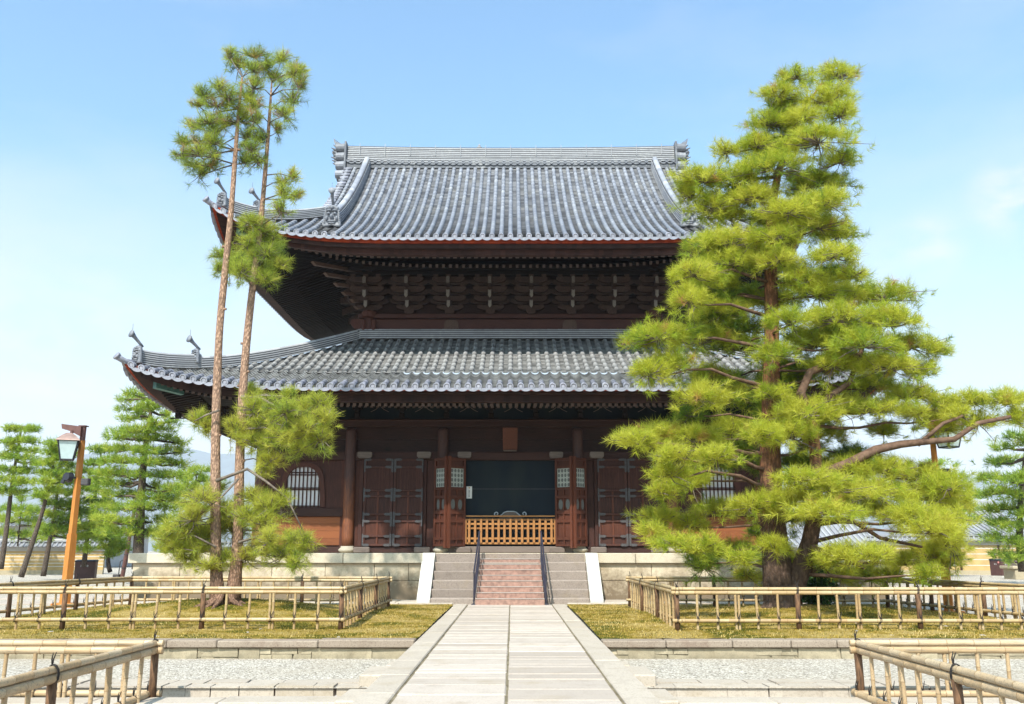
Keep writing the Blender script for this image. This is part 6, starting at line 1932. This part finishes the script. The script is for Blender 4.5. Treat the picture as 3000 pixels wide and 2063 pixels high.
GC = """1680 110 70 60|1330 270 60 40|1390 330 55 36|1700 200 85 66|1800 290 85 56|1920 220 85 56|1920 125 56 38|2060 200 85 56|2140 160 60 46|2170 260 55 56|2050 330 95 56|2140 395 72 50|1930 380 95 62|1800 430 85 56|1700 420 75 56|2010 465 72 36|1800 555 72 44|1765 605 36 26|1560 330 56 56|
1450 740 56 36|1350 800 85 46|1300 930 95 56|1200 1000 85 46|1140 1080 72 46|1200 1120 85 46|1330 1050 85 56|1330 1150 75 46|1250 1200 66 28|1700 800 85 56|1800 850 85 56|1870 820 56 46|1650 920 75 56|1750 960 85 46|1500 900 75 66|1560 1000 75 66|1800 1080 85 46|1950 1080 75 46|2040 1090 56 44|1750 1160 85 46|1900 1180 95 46|1990 1150 66 38|1970 1240 56 36|1650 1200 75 46|1500 1200 56 46|1400 1250 72 30|1240 1060 60 40|1430 1010 70 50"""
for grp, fn, sparse, tint0 in ((GA, dA, .19, .50), (GB, dB, .38, .66), (GC, dC, .40, .84)):
    for i, p in enumerate(grp.replace('\n','').split('|')):
        x, y, rx, ry = (float(q) for q in p.split()); dx, dy = fn(x, y)
        off = random.uniform(-.75, .6)
        if grp is GC and dx > 600: off -= .5
        if abs(dx - np.interp(dy, [100,600,1370],[545,512,492])) < 12 or abs(dx - np.interp(dy, [100,600,1370],[616,577,528])) < 12: off = abs(off)*.6+.35
        c = W(dx, dy, TL+off); k = ((TL+off)*cP + (c.z-1.6)*sP)/F_*.3393
        g_ = 1.42 if grp is GC else 1.22
        wx, wz = rx*k*g_, ry*k*g_*.98
        n = int(170*wx*wz*math.pi*sparse) + 8
        tint = tint0 + .12*random.gauss(0,1)
        r0 = cl_.pad(c, wx, wz, wx*.9, n, .245, tint, .1*wx, twigs=int(n*.45)+5, shell=.2, fill=.6, brown=.14 if grp is GA else .02)
        near1 = abs(nearest_on(Q1, c.z).x - c.x) < abs(nearest_on(Q2, c.z).x - c.x)
        Q = Q1 if near1 else Q2
        L_ = abs(nearest_on(Q, c.z).x - c.x)
        rt = nearest_on(Q, min(Q[-1].z-.1, max(.9, c.z - .15 + .12*L_)))
        if i % 2 == 0 or grp is GA: cl_.limb([rt, rt.lerp(r0,.5)+Vector((0,0,.08*L_)), r0], min(.035,.012+.010*L_), .008, 5, .04)
for pl_, r0, r1 in (([(490,1090),(560,1060),(600,1090),(650,1130),(690,1210)], .045,.015), ([(541,1085),(500,1130),(470,1150)], .03,.012), ([(547,900),(590,905),(650,935),(720,950)], .05,.015), ([(497,930),(470,940),(440,955)], .03,.012), ([(541,1230),(600,1210),(640,1215)], .035,.012), ([(490,1240),(440,1210),(400,1225)], .03,.012)):
    cl_.limb([W(x,y,TL-.35) for x,y in pl_], r0, r1, 7, .03)
for b in cl_.br: obj('branch', b, m_twig, t, True)
obj('twig', cl_.tw, m_twig, t)['kind'] = 'stuff'
obj('crown', cl_.needles('crown', 36, .0085, 1.3), m_needle_l, t)

# ---------------------------------------------------------------- pines beyond
def far_pine(label, tr_px, tr_r, pads_px, Y, tint=.6, ln=.34, dens=26, wid=.032, per=22, grp='garden pines beyond the gravel', depth=.9, mat=None):
    P = [at(x,y,Y) for x,y in tr_px]
    t = thing('garden_pine', label, 'pine tree', (P[0].x, P[0].y, P[0].z), grp)
    b = MB(); Q = trunk(b, P, [r*.56 for r in tr_r], 9); obj('trunk', b, m_bark_f, t, True)
    c_ = Crown()
    for (x, y, rx, ry) in pads_px:
        off = random.uniform(-1,1)*depth*1.3
        if abs(x - np.interp(y, [q[1] for q in reversed(tr_px)], [q[0] for q in reversed(tr_px)])) < 14: off = -abs(off)-.3
        c = at(x, y, Y+off); k = (Y*cP + (c.z-1.6)*sP)/F_
        wx, wz = rx*k*1.3, ry*k*1.15
        n = int(dens*.85*1.7*wx*wz*math.pi)+8
        r0 = c_.pad(c, wx, wz, wx*.75, n, ln, tint+.1+random.gauss(0,.09), .05*wx, twigs=max(4,int(n*.08)), shell=.4)
        rt = nearest_on(Q, min(c.z-.05*abs(c.x-P[0].x), Q[-1].z))
        c_.limb([rt, rt.lerp(r0,.5)+Vector((0,0,-.04*(r0-rt).length)), r0], .09, .03, 5, .08)
    for b in c_.br: obj('branch', b, m_bark_f, t, True)
    obj('crown', c_.needles('crown', per, wid, 1.25), mat or m_needle_f, t)
def E5(s): return [tuple((float(a)*.3393, 851+float(b_)*.3393, float(c)*.3393, float(d)*.3393)) for a,b_,c,d in (q.split() for q in s.replace('\n','').split('|') if q.strip())]
far_pine('tall open pine at the left picture edge with a tier of pads against the sky', [(2,1290),(15,1200),(28,1090),(44,1000),(50,968)], [.26,.22,.17,.10,.04],
    E5("60 345 45 14|150 350 60 16|220 350 45 14|120 420 60 14|200 425 60 14|20 440 60 16|190 490 70 14|100 480 50 14|40 530 80 16|160 540 90 16|210 575 60 14|60 620 90 20|180 630 90 18|60 690 90 22|170 700 80 18|20 760 70 22|120 770 80 18"), 50, .5)
far_pine('leaning pine with a bare slanting trunk left of the lamp post', [(48,1308),(70,1240),(100,1150),(120,1060),(128,1005)], [.27,.23,.18,.11,.05],
    E5("370 445 60 16|430 440 50 16|380 475 70 16|330 500 50 14|440 510 70 16|400 545 80 18|320 580 60 18|430 590 70 18|300 640 60 16|380 650 70 18|460 640 60 16|310 700 60 16|420 700 70 20|330 760 80 16|270 790 60 16"), 49, .52)
far_pine('dark trunked pine leaning right just behind the lamp post', [(98,1306),(112,1230),(126,1150),(134,1080),(137,1040)], [.26,.22,.17,.10,.05],
    E5("480 520 50 18|450 700 70 18|380 760 80 20|470 780 60 20|360 840 80 18|440 850 70 18|490 880 60 22|400 920 90 22|450 960 90 24|380 1010 90 22|470 1020 80 24|330 1040 70 18|500 1080 60 20"), 51, .42)
far_pine('pine with a pale mottled trunk standing behind the left cabinet', [(190,1285),(196,1230),(208,1165),(222,1085),(230,1020)], [.25,.22,.17,.11,.05],
    E5("650 480 60 16|720 490 60 16|600 575 60 16|690 570 50 14|560 630 60 14|650 640 70 16|580 690 70 18|680 700 70 20|560 740 60 18|640 760 80 20|600 830 80 20|690 840 70 22|560 900 70 22|640 930 80 24|590 1000 80 24|690 1000 70 24|560 1070 60 22|560 1150 50 20|640 1060 70 22"), 52, .45)
far_pine('small pine with a bent trunk in front of the set back wall', [(250,1297),(243,1280),(246,1250),(252,1215)], [.24,.22,.18,.10],
    E5("700 1080 60 22|760 1060 60 24|720 1140 60 20|790 1110 60 22|760 1180 50 18|820 1150 40 20"), 55, .45)
far_pine('largest background pine with a thick trunk behind the left end of the podium', [(312,1290),(314,1235),(318,1165),(322,1090),(330,1010),(342,930),(346,905)], [.50,.46,.38,.32,.24,.15,.06],
    E5("880 110 50 22|930 130 50 20|830 150 50 18|850 215 70 18|930 220 60 18|980 180 60 24|1050 200 60 22|1120 250 60 22|850 280 60 18|950 270 70 20|1030 300 60 20|1150 300 50 18|800 360 90 22|900 350 80 22|1000 350 80 22|1100 350 80 24|780 400 70 20|880 410 90 24|1000 410 90 24|1120 410 90 24|1200 440 60 24|760 480 80 24|860 480 100 26|980 490 90 24|1100 490 90 26|1200 500 60 24|740 560 80 24|840 560 100 26|960 570 100 26|1080 570 100 28|1190 580 70 24|720 640 90 24|820 650 100 28|940 650 90 24|1060 660 100 30|1170 660 80 26|700 710 80 24|800 720 90 26|1050 740 90 30|1150 750 80 30|760 790 100 28|880 790 90 28|1000 800 90 28|1110 820 90 30|700 870 90 28|820 880 100 30|940 860 90 26|1050 880 90 30|680 950 90 28|780 960 90 30|860 970 90 28|1020 960 90 30|720 1030 80 28|830 1040 90 28|980 1050 90 28|1060 1040 80 28"), 46, .55, .36, 20, .028, 18)
far_pine('yellowish green pine behind the trunks of the tall twin trunk pine', [(440,1300),(441,1200),(443,1110),(445,1075)], [.28,.24,.16,.06],
    E5("1280 620 60 20|1350 620 60 20|1230 660 70 24|1310 680 80 26|1390 690 70 26|1250 730 80 26|1340 750 80 26|1180 780 80 28|1280 800 80 28|1380 800 70 28|1160 850 80 28|1240 880 90 28|1330 880 90 28|1150 950 80 28|1120 1010 80 26|1220 1010 90 30|1320 1010 90 30|1160 1090 80 26|1270 1090 90 28|1380 1090 70 26|1090 1150 70 22|1200 1160 80 22"), 60, .62, .4, 15, .032, 18)
far_pine('slim pale pine sprig standing behind the leaning pines at the left', [(40,1238),(45,1190),(50,1125)], [.10,.08,.04],
    E5("150 810 30 12|160 880 80 22|240 900 60 20|130 930 70 20|210 960 70 22|260 1000 60 20|60 880 70 22|40 960 70 24|40 1050 80 24|130 1050 70 22|220 1060 80 22|300 1080 60 18"), 62, .5, .4, 17, .032, 18)
far_pine('dense layered pine at the right picture edge behind the cabinet', [(2318,1296),(2310,1240),(2312,1150),(2320,1060),(2330,980)], [.34,.30,.24,.16,.06],
    [(2300,985,34,8),(2330,1000,30,9),(2275,1010,26,7),(2260,1045,30,9),(2305,1040,36,10),(2250,1075,24,8),(2290,1085,40,10),(2325,1075,30,10),(2262,1110,34,9),(2310,1120,36,10),(2245,1150,26,8),(2285,1148,40,11),(2325,1160,30,10),(2262,1180,30,9),(2300,1190,36,10),(2248,1212,22,8),(2282,1222,34,9),(2320,1232,30,9),(2268,1252,26,7),(2305,1262,30,8),(2225,1118,20,7),(2228,1080,16,6),(2338,1120,30,12)], 44, .38, .36, 22, .028, 20)
far_pine('mid green pine seen through the right hand branches of the broad layered pine', [(2150,1290),(2140,1200),(2130,1100),(2125,1040)], [.3,.26,.18,.06],
    [(2120,1048,34,9),(2150,1075,34,9),(2095,1085,34,9),(2140,1110,40,10),(2185,1120,34,10),(2090,1140,34,10),(2170,1155,36,10),(2120,1175,40,10),(2200,1175,30,9)], 58, .35, .4, 16, .032, 18)

# ---------------------------------------------------------------- the air between here and the hills
b = MB(); b.box(-5200, -60, -8, 5200, 8500, 700)
m, nt_, b_ = M('clear spring air'); nt_.nodes.remove(b_)
pv = nt_.nodes.new('ShaderNodeVolumePrincipled'); pv.inputs['Color'].default_value = (.86, .92, 1, 1); pv.inputs['Density'].default_value = .00017
pv.inputs['Anisotropy'].default_value = .0
nt_.links.new(pv.outputs[0], nt_.nodes['Material Output'].inputs['Volume'])
hz_ = obj('haze', b, m); hz_['kind'] = 'stuff'
